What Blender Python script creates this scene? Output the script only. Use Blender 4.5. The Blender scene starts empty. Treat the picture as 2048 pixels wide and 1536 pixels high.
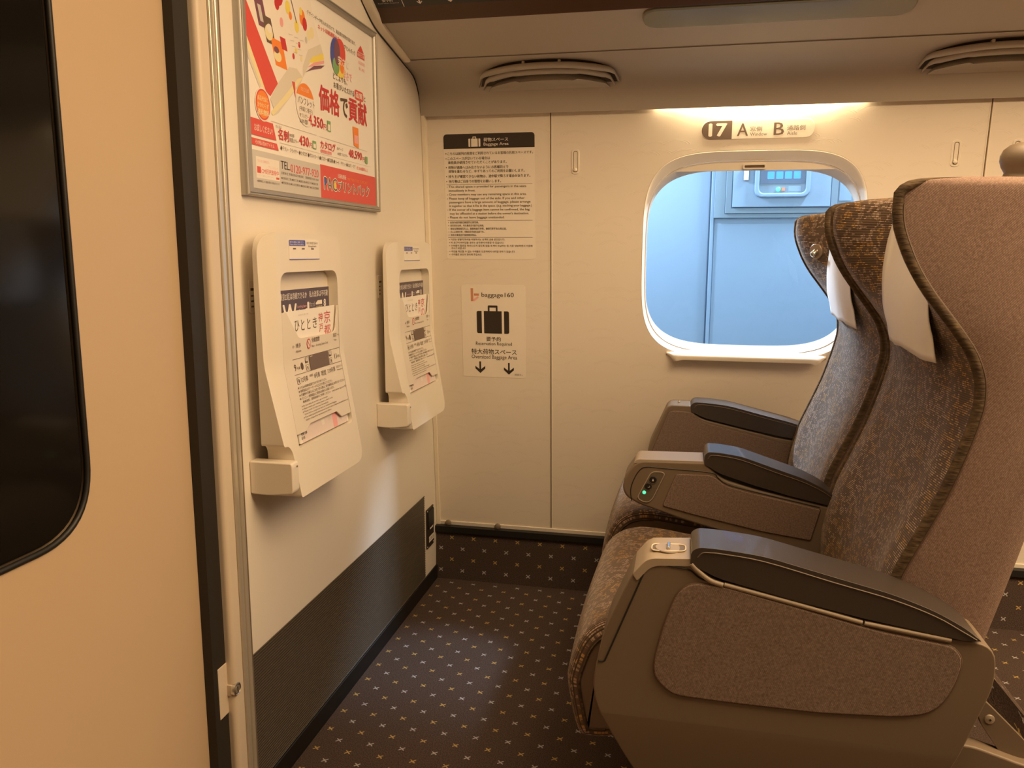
import bpy, bmesh, math, random
from mathutils import Vector, Matrix
random.seed(7)
C = bpy.context.scene.collection
SC = bpy.context.scene
PI = math.pi

# ------------------------------------------------------------------ camera, world, lights, exposure
CAM = Vector((0.797, 0.0, 1.10))
cd = bpy.data.cameras.new('camera'); cd.sensor_width = 36; cd.sensor_fit = 'HORIZONTAL'; cd.lens = 1606.38 / 2048 * 36
cd.clip_start = 0.02; cd.clip_end = 60
cam = bpy.data.objects.new('camera', cd); C.objects.link(cam)
yaw, pitch, roll = math.radians(-12.0874), math.radians(-9.3503), math.radians(0.2119)
fw = Vector((math.sin(yaw) * math.cos(pitch), math.cos(yaw) * math.cos(pitch), math.sin(pitch)))
rt = Vector((math.cos(yaw), -math.sin(yaw), 0)); up = rt.cross(fw)
rt, up = math.cos(roll) * rt + math.sin(roll) * up, -math.sin(roll) * rt + math.cos(roll) * up
cam.matrix_world = Matrix(((rt.x, up.x, -fw.x, CAM.x), (rt.y, up.y, -fw.y, CAM.y), (rt.z, up.z, -fw.z, CAM.z), (0, 0, 0, 1)))
SC.camera = cam
SC.view_settings.view_transform = 'Standard'; SC.view_settings.look = 'None'
SC.view_settings.gamma = 1; SC.view_settings.use_curve_mapping = False
SC.view_settings.exposure = 0.0
SC.cycles.max_bounces = 8; SC.cycles.diffuse_bounces = 5; SC.cycles.caustics_reflective = False; SC.cycles.caustics_refractive = False
SC.cycles.sample_clamp_indirect = 6.0

w = bpy.data.worlds.new('sky'); SC.world = w; w.use_nodes = True
bg = w.node_tree.nodes['Background']; bg.inputs[0].default_value = (0.36, 0.62, 1.0, 1); bg.inputs[1].default_value = 0.22

def area(name, loc, target, sx, sy, power, col):
    l = bpy.data.lights.new(name, 'AREA'); l.shape = 'RECTANGLE'; l.size = sx; l.size_y = sy; l.energy = power; l.color = col
    o = bpy.data.objects.new(name, l); C.objects.link(o); o.location = loc
    o.rotation_euler = (Vector(target) - Vector(loc)).to_track_quat('-Z', 'Y').to_euler()
    return o
WARM = (1.0, 0.69, 0.385)
area('ceiling_lamp_light', (3.55, 0.95, 2.13), (3.55, 0.95, 0), 5.1, 1.15, 174, WARM)
area('ceiling_lamp_light', (0.62, 0.95, 2.13), (0.62, 0.95, 0), 0.70, 1.15, 7, WARM)
for lw_, lp_ in ((.56, .7), (.40, 1.2), (.24, .9)): area('window_lamp_light', (0.975, 2.4070, 1.516), (0.975, 2.4070, 1.0), lw_, 0.009, lp_, (1.0, 0.78, 0.46))
COOL = (0.62, 0.78, 1.0)
area('outside_daylight', (1.85, 3.12, 2.42), (0.9, 2.3, 0.9), 0.30, 0.16, 85, COOL)  # unseen area lights added outside for the cool daylight through the window
area('outside_daylight', (0.12, 3.12, 1.82), (1.1, 2.15, 0.75), 0.22, 0.14, 48, COOL)

# ------------------------------------------------------------------ helpers
def wloc(o):
    v = Vector((0, 0, 0))
    while o is not None:
        v += o.location; o = o.parent
    return v

def mk(name, verts, faces, mats, parent=None, midx=None, angle=35, bevel=0, seg=3, uv=None, recalc=True):
    me = bpy.data.meshes.new(name)
    off = wloc(parent) if parent else Vector((0, 0, 0))
    me.from_pydata([tuple(Vector(v) - off) for v in verts], [], faces)
    if not isinstance(mats, (list, tuple)): mats = [mats]
    for m in mats: me.materials.append(m)
    if midx is not None: me.polygons.foreach_set('material_index', midx)
    if uv is not None:
        ul = me.uv_layers.new(name='UVMap')
        for lp in me.loops: ul.data[lp.index].uv = uv[lp.vertex_index]
    if recalc:
        bm = bmesh.new(); bm.from_mesh(me); bmesh.ops.recalc_face_normals(bm, faces=bm.faces); bm.to_mesh(me); bm.free()
    me.polygons.foreach_set('use_smooth', [True] * len(me.polygons))
    o = bpy.data.objects.new(name, me); C.objects.link(o)
    if parent: o.parent = parent
    if bevel:
        b = o.modifiers.new('bevel', 'BEVEL'); b.width = bevel; b.segments = seg; b.limit_method = 'ANGLE'
        b.angle_limit = math.radians(38); b.harden_normals = True
    else:
        me.set_sharp_from_angle(angle=math.radians(angle))
    return o

def from_bm(name, bm, mats, parent=None, **k):
    bm.verts.ensure_lookup_table(); bm.verts.index_update()
    v = [x.co.copy() for x in bm.verts]; f = [[q.index for q in p.verts] for p in bm.faces]
    mi = [p.material_index for p in bm.faces]; bm.free()
    return mk(name, v, f, mats, parent, midx=mi, **k)

def thing(name, label, cat, loc, group=None):
    o = bpy.data.objects.new(name, None); C.objects.link(o); o.location = loc; o.empty_display_size = .05
    return tag(o, label, cat, group)
def tag(o, label, cat, group=None):
    o['label'] = label; o['category'] = cat
    if group: o['group'] = group
    return o
def struct(o):
    o['kind'] = 'structure'; return o

def fillet(pts, r, n=5):
    out = []; N = len(pts)
    rs = r if isinstance(r, (list, tuple)) else [r] * N
    for i in range(N):
        p = Vector(pts[i]); a = Vector(pts[i - 1]); b = Vector(pts[(i + 1) % N]); rr = rs[i]
        da = (a - p); db = (b - p)
        if rr <= 0: out.append(tuple(p)); continue
        k = min(rr, da.length * .48, db.length * .48)
        s = p + da.normalized() * k; e = p + db.normalized() * k
        for j in range(n + 1):
            t = j / n
            q = s * (1 - t) ** 2 + p * 2 * t * (1 - t) + e * t ** 2
            out.append(tuple(q))
    return out
def rrect(u0, v0, u1, v1, r, n=5): return fillet([(u0, v0), (u1, v0), (u1, v1), (u0, v1)], r, n)
def spline(pts, n=6, closed=False):
    P = [Vector(p) for p in pts]; out = []; N = len(P)
    rng = range(N) if closed else range(N - 1)
    for i in rng:
        p1 = P[i]; p2 = P[(i + 1) % N]
        p0 = P[i - 1] if (closed or i > 0) else p1 * 2 - p2
        p3 = P[(i + 2) % N] if (closed or i + 2 < N) else p2 * 2 - p1
        for j in range(n):
            t = j / n
            out.append(tuple(.5 * ((2 * p1) + (p2 - p0) * t + (2 * p0 - 5 * p1 + 4 * p2 - p3) * t * t + (3 * p1 - p0 - 3 * p2 + p3) * t ** 3)))
    if not closed: out.append(tuple(P[-1]))
    return out
def interp(tab, t):
    if t <= tab[0][0]: return tab[0][1]
    for (a, x), (b, y) in zip(tab, tab[1:]):
        if t <= b: return x + (y - x) * (t - a) / (b - a)
    return tab[-1][1]
def smt(a, b, t):
    t = max(0., min(1., (t - a) / (b - a))); return t * t * (3 - 2 * t)

XZ = lambda u, v, d: Vector((u, d, v))      # outline in x,z ; depth along y
YZ = lambda u, v, d: Vector((d, u, v))      # outline in y,z ; depth along x
XY = lambda u, v, d: Vector((u, v, d))

def plate_bm(outer, holes, d0, d1, fn, cuts=None):
    """outline (with holes) extruded from depth d0 to d1; cuts=(axis, values) adds section lines before extrusion"""
    bm = bmesh.new()
    for lp in [outer] + holes:
        vs = [bm.verts.new((p[0], p[1], 0)) for p in lp]
        for i in range(len(vs)): bm.edges.new((vs[i - 1], vs[i]))
    if holes: bmesh.ops.triangle_fill(bm, use_beauty=True, use_dissolve=False, edges=bm.edges[:])
    else: bm.faces.new(bm.verts[:])
    if cuts:
        for ax, vals in cuts:
            for c in vals:
                co = Vector((c, 0, 0)) if ax == 0 else Vector((0, c, 0)); no = Vector((1, 0, 0)) if ax == 0 else Vector((0, 1, 0))
                bmesh.ops.bisect_plane(bm, geom=bm.verts[:] + bm.edges[:] + bm.faces[:], plane_co=co, plane_no=no, dist=1e-6)
    top = bm.faces[:]
    r = bmesh.ops.extrude_face_region(bm, geom=top)
    newv = [g for g in r['geom'] if isinstance(g, bmesh.types.BMVert)]
    ns = set(newv)
    for v in bm.verts:
        u, q = v.co.x, v.co.y
        v.co = fn(u, q, d1 if v in ns else d0)
    bmesh.ops.recalc_face_normals(bm, faces=bm.faces)
    return bm
def plate(name, outer, holes, d0, d1, fn, mats, parent=None, cuts=None, **k):
    return from_bm(name, plate_bm(outer, holes, d0, d1, fn, cuts), mats, parent, **k)

def box(name, a, b, mats, parent=None, bevel=0, **k):
    x0, y0, z0 = a; x1, y1, z1 = b
    v = [(x0, y0, z0), (x1, y0, z0), (x1, y1, z0), (x0, y1, z0), (x0, y0, z1), (x1, y0, z1), (x1, y1, z1), (x0, y1, z1)]
    f = [(3, 2, 1, 0), (4, 5, 6, 7), (0, 1, 5, 4), (1, 2, 6, 5), (2, 3, 7, 6), (3, 0, 4, 7)]
    return mk(name, v, f, mats, parent, bevel=bevel, **k)

def tube_geo(pts, r, n=8, closed=False, caps=True):
    P = [Vector(p) for p in pts]; N = len(P); V = []; F = []
    rr = r if callable(r) else (lambda t: r)
    t0 = (P[1] - P[0]).normalized(); nrm = t0.orthogonal().normalized()
    for i in range(N):
        a = P[i - 1] if (i > 0 or closed) else P[i]; b = P[(i + 1) % N] if (i < N - 1 or closed) else P[i]
        t = (b - a).normalized(); nrm = (nrm - t * nrm.dot(t)).normalized(); bi = t.cross(nrm)
        R = rr(i / max(1, N - 1))
        for k in range(n):
            an = 2 * PI * k / n; V.append(P[i] + (nrm * math.cos(an) + bi * math.sin(an)) * R)
    for i in range(N if closed else N - 1):
        j = (i + 1) % N
        for k in range(n): F.append((i * n + k, i * n + (k + 1) % n, j * n + (k + 1) % n, j * n + k))
    if caps and not closed:
        F.append(tuple(range(n))[::-1]); F.append(tuple((N - 1) * n + k for k in range(n)))
    return V, F
def tube(name, pts, r, mats, parent=None, n=8, closed=False, **k):
    V, F = tube_geo(pts, r, n, closed); return mk(name, V, F, mats, parent, angle=60, **k)

def lathe(name, prof, center, axis, mats, parent=None, n=24, **k):
    """prof = [(radius, height)] turned about axis through center"""
    a = Vector(axis).normalized(); u = a.orthogonal().normalized(); v = a.cross(u); c = Vector(center)
    V = []; F = []
    for r, h in prof:
        for i in range(n):
            t = 2 * PI * i / n; V.append(c + a * h + (u * math.cos(t) + v * math.sin(t)) * max(r, 1e-5))
    for j in range(len(prof) - 1):
        for i in range(n): F.append((j * n + i, j * n + (i + 1) % n, (j + 1) * n + (i + 1) % n, (j + 1) * n + i))
    F.append(tuple(range(n))[::-1]); F.append(tuple((len(prof) - 1) * n + i for i in range(n)))
    return mk(name, V, F, mats, parent, **k)

def grid(name, rows, mats, parent=None, uvs=None, closed_u=False, **k):
    n = len(rows[0]); V = [p for r in rows for p in r]; F = []
    for i in range(len(rows) - 1):
        for j in range(n if closed_u else n - 1):
            F.append((i * n + j, i * n + (j + 1) % n, (i + 1) * n + (j + 1) % n, (i + 1) * n + j))
    U = [q for r in uvs for q in r] if uvs else None
    return mk(name, V, F, mats, parent, uv=U, **k)

# ------------------------------------------------------------------ materials
def nt(name):
    m = bpy.data.materials.new(name); m.use_nodes = True; t = m.node_tree
    return m, t, t.nodes['Principled BSDF'], t.nodes, t.links
def mat(name, col, rough=.5, bump=0, bscale=400, metal=0, vary=0, vscale=6, spec=.5, coat=0, emit=None, estr=0):
    m, t, p, N, L = nt(name)
    p.inputs['Base Color'].default_value = (*col, 1); p.inputs['Roughness'].default_value = rough; p.inputs['Metallic'].default_value = metal
    p.inputs['Specular IOR Level'].default_value = spec; p.inputs['Coat Weight'].default_value = coat
    tc = N.new('ShaderNodeTexCoord')
    if bump:
        n = N.new('ShaderNodeTexNoise'); n.inputs['Scale'].default_value = bscale; n.inputs['Detail'].default_value = 3; L.new(tc.outputs['Object'], n.inputs['Vector'])
        b = N.new('ShaderNodeBump'); b.inputs['Strength'].default_value = bump; b.inputs['Distance'].default_value = .001; L.new(n.outputs['Fac'], b.inputs['Height']); L.new(b.outputs['Normal'], p.inputs['Normal'])
    if vary:
        n = N.new('ShaderNodeTexNoise'); n.inputs['Scale'].default_value = vscale; n.inputs['Detail'].default_value = 4; L.new(tc.outputs['Object'], n.inputs['Vector'])
        x = N.new('ShaderNodeMix'); x.data_type = 'RGBA'; L.new(n.outputs['Fac'], x.inputs['Factor'])
        x.inputs['A'].default_value = (*[c * (1 - vary) for c in col], 1); x.inputs['B'].default_value = (*[min(1, c * (1 + vary)) for c in col], 1)
        L.new(x.outputs['Result'], p.inputs['Base Color'])
    if emit: p.inputs['Emission Color'].default_value = (*emit, 1); p.inputs['Emission Strength'].default_value = estr
    return m
def math_n(N, L, op, a, b=None, c=None):
    n = N.new('ShaderNodeMath'); n.operation = op
    for i, x in enumerate((a, b, c)):
        if x is None: continue
        if isinstance(x, (int, float)): n.inputs[i].default_value = x
        else: L.new(x, n.inputs[i])
    return n.outputs[0]
def mixc(N, L, f, a, b):
    x = N.new('ShaderNodeMix'); x.data_type = 'RGBA'
    if isinstance(f, (int, float)): x.inputs['Factor'].default_value = f
    else: L.new(f, x.inputs['Factor'])
    for k, v in (('A', a), ('B', b)):
        if isinstance(v, tuple): x.inputs[k].default_value = (*v, 1)
        else: L.new(v, x.inputs[k])
    return x.outputs['Result']

M = {}
M['cream'] = mat('cream_laminate', (.80, .735, .64), .42, bump=.05, bscale=700, vary=.015)
M['post'] = mat('post_laminate', (.66, .56, .44), .42)
M['door'] = mat('door_laminate', (.54, .40, .262), .45, bump=.10, bscale=900, vary=.02)
M['rack'] = mat('rack_panel', (.45, .40, .335), .5, bump=.10, bscale=900)
M['plastic'] = mat('cream_plastic', (.80, .735, .63), .38, bump=.04, bscale=900)
M['plastic2'] = mat('cream_plastic_panel', (.77, .70, .60), .45, bump=.05, bscale=900)
M['trimlight'] = mat('light_trim', (.84, .76, .62), .35)
M['darkgap'] = mat('dark_rubber', (.02, .016, .012), .6)
M['black'] = mat('black_rubber', (.008, .007, .006), .5)
M['bronze'] = mat('bronze_aluminium', (.62, .55, .44), .33, metal=.75, vary=.02)
M['bronze2'] = mat('brown_aluminium', (.30, .225, .165), .35, metal=.5)
M['champagne'] = mat('champagne_aluminium', (.72, .66, .55), .30, metal=.6)
M['silver'] = mat('silver_frame', (.50, .47, .42), .48, metal=.7)
M['steel'] = mat('steel', (.7, .67, .62), .25, metal=1)
M['glassdark'] = mat('dark_door_glass', (.008, .007, .006), .10, spec=.35)
M['kick'] = mat('ribbed_kick_plate', (.105, .085, .065), .36, metal=.4)
M['leather'] = mat('dark_brown_leather', (.036, .026, .020), .42, bump=.2, bscale=1200, spec=1.0, coat=.15)
M['leatherseam'] = mat('leather_seam', (.10, .07, .05), .6)
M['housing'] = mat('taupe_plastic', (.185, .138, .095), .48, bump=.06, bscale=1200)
M['housinglit'] = mat('taupe_plastic_lit', (.40, .33, .25), .42, bump=.05, bscale=1200)  # lighter copy of the taupe plastic; stronger light on the tops put into colour
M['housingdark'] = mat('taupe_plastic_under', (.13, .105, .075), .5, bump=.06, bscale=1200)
M['white'] = mat('white_print', (.86, .80, .72), .5)
M['sticker'] = mat('sticker_cream', (.86, .79, .69), .4)
M['paper'] = mat('poster_paper', (.90, .855, .79), .3)
M['brownprint'] = mat('dark_brown_print', (.030, .020, .014), .5)
M['brownprint2'] = mat('brown_print', (.12, .075, .05), .5)
M['brown3'] = mat('plate_brown', (.16, .11, .085), .45)
M['red'] = mat('red_print', (.72, .10, .085), .4)
M['red2'] = mat('crimson_print', (.60, .055, .06), .4)
M['orange'] = mat('orange_print', (.90, .27, .06), .4)
M['pink'] = mat('pink_print', (.88, .42, .42), .4)
M['paleskin'] = mat('pale_pink_print', (.80, .68, .64), .4)
M['grayprint'] = mat('gray_print', (.62, .59, .55), .4)
M['greenprint'] = mat('green_print', (.22, .42, .18), .4)
M['yellow'] = mat('yellow_print', (.88, .72, .15), .4)
M['blue'] = mat('blue_print', (.09, .11, .42), .4)
M['navy'] = mat('navy_cover', (.085, .06, .085), .35)
M['copper'] = mat('copper_print', (.62, .26, .15), .4)
M['pageshade'] = mat('page_shade', (.72, .66, .56), .5)
M['pale'] = mat('pale_yellow_print', (.86, .76, .45), .5)
M['plum'] = mat('plum_print', (.22, .10, .14), .4)
M['cloth'] = mat('white_cloth', (.86, .83, .80), .85, bump=.15, bscale=1500)
M['ledgreen'] = mat('green_led', (.1, .8, .5), .3, emit=(.08, 1, .38), estr=1.5)
M['lamp'] = mat('lamp_diffuser', (.9, .8, .6), .4, emit=(1, .74, .40), estr=9)
M['ventshade'] = mat('vent_shade', (.075, .06, .045), .7)
M['knob'] = mat('taupe_knob', (.20, .155, .11), .42)
M['gloss_gray'] = mat('gray_lamp_cover', (.19, .195, .165), .22, spec=.5)
M['rackdark'] = mat('rack_brown', (.075, .035, .016), .38)
M['rackblack'] = mat('rack_sign_black', (.022, .017, .013), .32)
M['outwall'] = mat('outside_panel', (.24, .35, .47), .5, vary=.02, vscale=3)
M['outwall2'] = mat('outside_panel_gray', (.20, .285, .35), .5, vary=.03, vscale=4)
M['outdark'] = mat('outside_gap', (.06, .10, .16), .6)
M['screen'] = mat('screen_glass', (.06, .09, .14), .2, emit=(.05, .09, .16), estr=1.0)
M['scrblue'] = mat('screen_blue', (.05, .2, .7), .3, emit=(.05, .28, 1), estr=1.1)
M['farside'] = mat('far_side_brown', (.16, .12, .09), .7)

def glass_mat():
    m, t, p, N, L = nt('window_glass'); out = N['Material Output']; N.remove(p)
    tr = N.new('ShaderNodeBsdfTransparent'); tr.inputs[0].default_value = (.93, .97, .98, 1)
    gl = N.new('ShaderNodeBsdfGlossy'); gl.inputs['Roughness'].default_value = .02
    lw = N.new('ShaderNodeLayerWeight'); fr = math_n(N, L, 'MULTIPLY_ADD', math_n(N, L, 'POWER', lw.outputs['Facing'], 5.0), .9, .03)
    mx = N.new('ShaderNodeMixShader'); L.new(fr, mx.inputs[0]); L.new(tr.outputs[0], mx.inputs[1]); L.new(gl.outputs[0], mx.inputs[2]); L.new(mx.outputs[0], out.inputs[0])
    return m
M['glass'] = glass_mat()

def wall_mat():
    """cream wall panel with a faint embossed pattern of grass-like arcs"""
    m, t, p, N, L = nt('window_wall_panel'); p.inputs['Roughness'].default_value = .42
    tc = N.new('ShaderNodeTexCoord'); sp = N.new('ShaderNodeSeparateXYZ'); L.new(tc.outputs['Object'], sp.inputs[0])
    h = None
    for k, (sc, ox) in enumerate(((11.0, 0.0), (13.0, 3.7))):
        cx = N.new('ShaderNodeCombineXYZ'); L.new(math_n(N, L, 'MULTIPLY_ADD', sp.outputs['X'], .75, ox), cx.inputs[0]); L.new(math_n(N, L, 'MULTIPLY', sp.outputs['Z'], 2.0), cx.inputs[1])
        v = N.new('ShaderNodeTexVoronoi'); v.voronoi_dimensions = '2D'; v.inputs['Scale'].default_value = sc; v.inputs['Randomness'].default_value = .95; L.new(cx.outputs[0], v.inputs['Vector'])
        sub = N.new('ShaderNodeVectorMath'); sub.operation = 'SUBTRACT'; L.new(cx.outputs[0], sub.inputs[0]); L.new(v.outputs['Position'], sub.inputs[1])
        s2 = N.new('ShaderNodeSeparateXYZ'); L.new(sub.outputs[0], s2.inputs[0])
        ln = N.new('ShaderNodeVectorMath'); ln.operation = 'LENGTH'; L.new(sub.outputs[0], ln.inputs[0])
        ring = None
        for rad in (.030, .024):
            d = math_n(N, L, 'ABSOLUTE', math_n(N, L, 'SUBTRACT', ln.outputs['Value'], rad))
            r = math_n(N, L, 'SUBTRACT', 1.0, math_n(N, L, 'SMOOTH_MIN', math_n(N, L, 'DIVIDE', d, .0016), 1.0, .1))
            ring = r if ring is None else math_n(N, L, 'MAXIMUM', ring, r)
        upm = math_n(N, L, 'GREATER_THAN', s2.outputs['Y'], .004)
        cs = N.new('ShaderNodeSeparateColor'); L.new(v.outputs['Color'], cs.inputs[0])
        ring = math_n(N, L, 'MULTIPLY', math_n(N, L, 'MULTIPLY', ring, upm), math_n(N, L, 'GREATER_THAN', cs.outputs[0], .45))
        h = ring if h is None else math_n(N, L, 'MAXIMUM', h, ring)
    nz = N.new('ShaderNodeTexNoise'); nz.inputs['Scale'].default_value = 500; L.new(tc.outputs['Object'], nz.inputs['Vector'])
    hh = math_n(N, L, 'MULTIPLY_ADD', nz.outputs['Fac'], .12, h)
    b = N.new('ShaderNodeBump'); b.inputs['Strength'].default_value = .16; b.inputs['Distance'].default_value = .0008; L.new(hh, b.inputs['Height']); L.new(b.outputs['Normal'], p.inputs['Normal'])
    L.new(mixc(N, L, math_n(N, L, 'MULTIPLY', h, .28), (.80, .725, .625), (.62, .54, .44)), p.inputs['Base Color'])
    return m
M['wall'] = wall_mat()

def carpet_mat():
    m, t, p, N, L = nt('carpet'); p.inputs['Roughness'].default_value = .95; p.inputs['Specular IOR Level'].default_value = .1
    uv = N.new('ShaderNodeUVMap'); uv.uv_map = 'UVMap'; sp = N.new('ShaderNodeSeparateXYZ'); L.new(uv.outputs[0], sp.inputs[0])
    wn = N.new('ShaderNodeTexNoise'); wn.inputs['Scale'].default_value = 260; wn.inputs['Detail'].default_value = 2; L.new(uv.outputs[0], wn.inputs['Vector'])
    jit = math_n(N, L, 'MULTIPLY', math_n(N, L, 'SUBTRACT', wn.outputs['Fac'], .5), .05)
    P = .0755
    masks = []
    for ox, oy in ((0, 0), (.5, .5)):
        fu = math_n(N, L, 'ADD', math_n(N, L, 'SUBTRACT', math_n(N, L, 'FRACT', math_n(N, L, 'ADD', math_n(N, L, 'DIVIDE', sp.outputs['X'], P), ox + 20.5)), .5), jit)
        fv = math_n(N, L, 'ADD', math_n(N, L, 'SUBTRACT', math_n(N, L, 'FRACT', math_n(N, L, 'ADD', math_n(N, L, 'DIVIDE', sp.outputs['Y'], P), oy + 20.5)), .5), jit)
        ax = math_n(N, L, 'ABSOLUTE', fu); ay = math_n(N, L, 'ABSOLUTE', fv)
        cross = math_n(N, L, 'LESS_THAN', math_n(N, L, 'ABSOLUTE', math_n(N, L, 'SUBTRACT', ax, math_n(N, L, 'MULTIPLY', ay, 1.15))), .030)
        lim = math_n(N, L, 'MULTIPLY', math_n(N, L, 'LESS_THAN', ax, .085), math_n(N, L, 'LESS_THAN', ay, .078))
        masks.append(math_n(N, L, 'MULTIPLY', cross, lim))
    fib = N.new('ShaderNodeTexNoise'); fib.inputs['Scale'].default_value = 420; fib.inputs['Detail'].default_value = 3; L.new(uv.outputs[0], fib.inputs['Vector'])
    rmp = N.new('ShaderNodeMapRange'); L.new(fib.outputs['Fac'], rmp.inputs[0]); rmp.inputs[1].default_value = .3; rmp.inputs[2].default_value = .7
    base = mixc(N, L, rmp.outputs[0], (.036, .024, .019), (.118, .084, .070))
    c1 = mixc(N, L, masks[0], base, (.46, .32, .12)); c2 = mixc(N, L, masks[1], c1, (.42, .40, .40))
    L.new(c2, p.inputs['Base Color'])
    b = N.new('ShaderNodeBump'); b.inputs['Strength'].default_value = .6; b.inputs['Distance'].default_value = .003; L.new(fib.outputs['Fac'], b.inputs['Height']); L.new(b.outputs['Normal'], p.inputs['Normal'])
    return m
M['carpet'] = carpet_mat()

def velour(name, swap=False):
    """dark brown ribbed velour with clusters of short gold and pinkish dashes; UV in metres (u across the seat, v along the padding)"""
    m, t, p, N, L = nt(name); p.inputs['Roughness'].default_value = .8; p.inputs['Specular IOR Level'].default_value = .25
    p.inputs['Sheen Weight'].default_value = .35; p.inputs['Sheen Roughness'].default_value = .4; p.inputs['Sheen Tint'].default_value = (.9, .8, .7, 1)
    uv = N.new('ShaderNodeUVMap'); uv.uv_map = 'UVMap'; sp = N.new('ShaderNodeSeparateXYZ'); L.new(uv.outputs[0], sp.inputs[0])
    a, r = (sp.outputs['Y'], sp.outputs['X']) if swap else (sp.outputs['X'], sp.outputs['Y'])
    rib = math_n(N, L, 'DIVIDE', r, .0032); row = math_n(N, L, 'FLOOR', rib); fr = math_n(N, L, 'FRACT', rib)
    w1 = N.new('ShaderNodeTexWhiteNoise'); w1.noise_dimensions = '1D'; L.new(row, w1.inputs['W'])
    col = math_n(N, L, 'DIVIDE', a, .0072); cj = math_n(N, L, 'ADD', col, math_n(N, L, 'MULTIPLY', w1.outputs['Value'], 1.0)); ci = math_n(N, L, 'FLOOR', cj); cf = math_n(N, L, 'FRACT', cj)
    def wn(x, y, z=0):
        c = N.new('ShaderNodeCombineXYZ'); L.new(x, c.inputs[0]); L.new(y, c.inputs[1]); c.inputs[2].default_value = z
        q = N.new('ShaderNodeTexWhiteNoise'); q.noise_dimensions = '3D'; L.new(c.outputs[0], q.inputs['Vector']); return q
    cell = wn(ci, row)
    cv = N.new('ShaderNodeCombineXYZ'); L.new(math_n(N, L, 'MULTIPLY', a, 80.0), cv.inputs[0]); L.new(math_n(N, L, 'MULTIPLY', r, 60.0), cv.inputs[1])
    clu = N.new('ShaderNodeTexNoise'); clu.noise_dimensions = '2D'; clu.inputs['Scale'].default_value = 1.0; clu.inputs['Detail'].default_value = 1.5; L.new(cv.outputs[0], clu.inputs['Vector'])
    cluv = N.new('ShaderNodeMapRange'); cluv.inputs[1].default_value = .3; cluv.inputs[2].default_value = .7; L.new(clu.outputs['Fac'], cluv.inputs[0]); cluv = cluv.outputs[0]
    clu2 = wn(math_n(N, L, 'FLOOR', math_n(N, L, 'DIVIDE', a, .042)), math_n(N, L, 'FLOOR', math_n(N, L, 'DIVIDE', r, .026)), 5)
    sc = math_n(N, L, 'ADD', math_n(N, L, 'MULTIPLY', cell.outputs['Value'], .45), math_n(N, L, 'MULTIPLY', cluv, .75))
    on = math_n(N, L, 'GREATER_THAN', sc, .64)
    inr = math_n(N, L, 'MULTIPLY', math_n(N, L, 'GREATER_THAN', fr, .30), math_n(N, L, 'LESS_THAN', fr, .86))
    ind = math_n(N, L, 'MULTIPLY', math_n(N, L, 'GREATER_THAN', cf, .08), math_n(N, L, 'LESS_THAN', cf, .90))
    mask = math_n(N, L, 'MULTIPLY', on, math_n(N, L, 'MULTIPLY', inr, ind))
    amp = math_n(N, L, 'MULTIPLY', mask, math_n(N, L, 'MULTIPLY_ADD', cell.outputs['Value'], .6, .24))
    gold = mixc(N, L, math_n(N, L, 'GREATER_THAN', clu2.outputs['Value'], .62), (.52, .38, .29), (.58, .34, .12))
    prof = math_n(N, L, 'SINE', math_n(N, L, 'MULTIPLY', fr, PI))
    base = mixc(N, L, prof, (.040, .025, .017), (.135, .088, .060))
    L.new(mixc(N, L, amp, base, gold), p.inputs['Base Color'])
    b = N.new('ShaderNodeBump'); b.inputs['Strength'].default_value = .55; b.inputs['Distance'].default_value = .0012; L.new(prof, b.inputs['Height']); L.new(b.outputs['Normal'], p.inputs['Normal'])
    return m
M['velour'] = velour('patterned_velour'); M['velour_seat'] = velour('patterned_velour_seat', True)

def weave(name, dark, light, sc=300):
    m, t, p, N, L = nt(name); p.inputs['Roughness'].default_value = .85; p.inputs['Specular IOR Level'].default_value = .2
    tc = N.new('ShaderNodeTexCoord'); sp = N.new('ShaderNodeSeparateXYZ'); L.new(tc.outputs['Object'], sp.inputs[0])
    a = math_n(N, L, 'MULTIPLY', math_n(N, L, 'ADD', sp.outputs['X'], math_n(N, L, 'MULTIPLY', sp.outputs['Y'], .6)), sc); b_ = math_n(N, L, 'MULTIPLY', sp.outputs['Z'], sc)
    k1 = math_n(N, L, 'SINE', math_n(N, L, 'ADD', a, math_n(N, L, 'MULTIPLY', b_, 1.6))); k2 = math_n(N, L, 'SINE', math_n(N, L, 'SUBTRACT', math_n(N, L, 'MULTIPLY', a, 2.1), math_n(N, L, 'MULTIPLY', b_, 4.2)))
    wv = math_n(N, L, 'MULTIPLY_ADD', math_n(N, L, 'MULTIPLY', math_n(N, L, 'ADD', k1, 1), math_n(N, L, 'ADD', k2, 1)), .25, 0)
    nz = N.new('ShaderNodeTexNoise'); nz.inputs['Scale'].default_value = 330; nz.inputs['Detail'].default_value = 2; L.new(tc.outputs['Object'], nz.inputs['Vector'])
    f = math_n(N, L, 'MULTIPLY', wv, math_n(N, L, 'MULTIPLY_ADD', nz.outputs['Fac'], 1.6, -.25))
    L.new(mixc(N, L, f, dark, light), p.inputs['Base Color'])
    b = N.new('ShaderNodeBump'); b.inputs['Strength'].default_value = .5; b.inputs['Distance'].default_value = .0012; L.new(f, b.inputs['Height']); L.new(b.outputs['Normal'], p.inputs['Normal'])
    return m
M['weave'] = weave('brown_woven_fabric', (.17, .105, .08), (.86, .66, .57), 1850)
M['weave_panel'] = weave('brown_tweed_panel', (.13, .088, .065), (.80, .62, .53), 1950)
M['plain'] = mat('plain_brown_fabric', (.205, .145, .105), .85, bump=.3, bscale=900, spec=.2)
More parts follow.
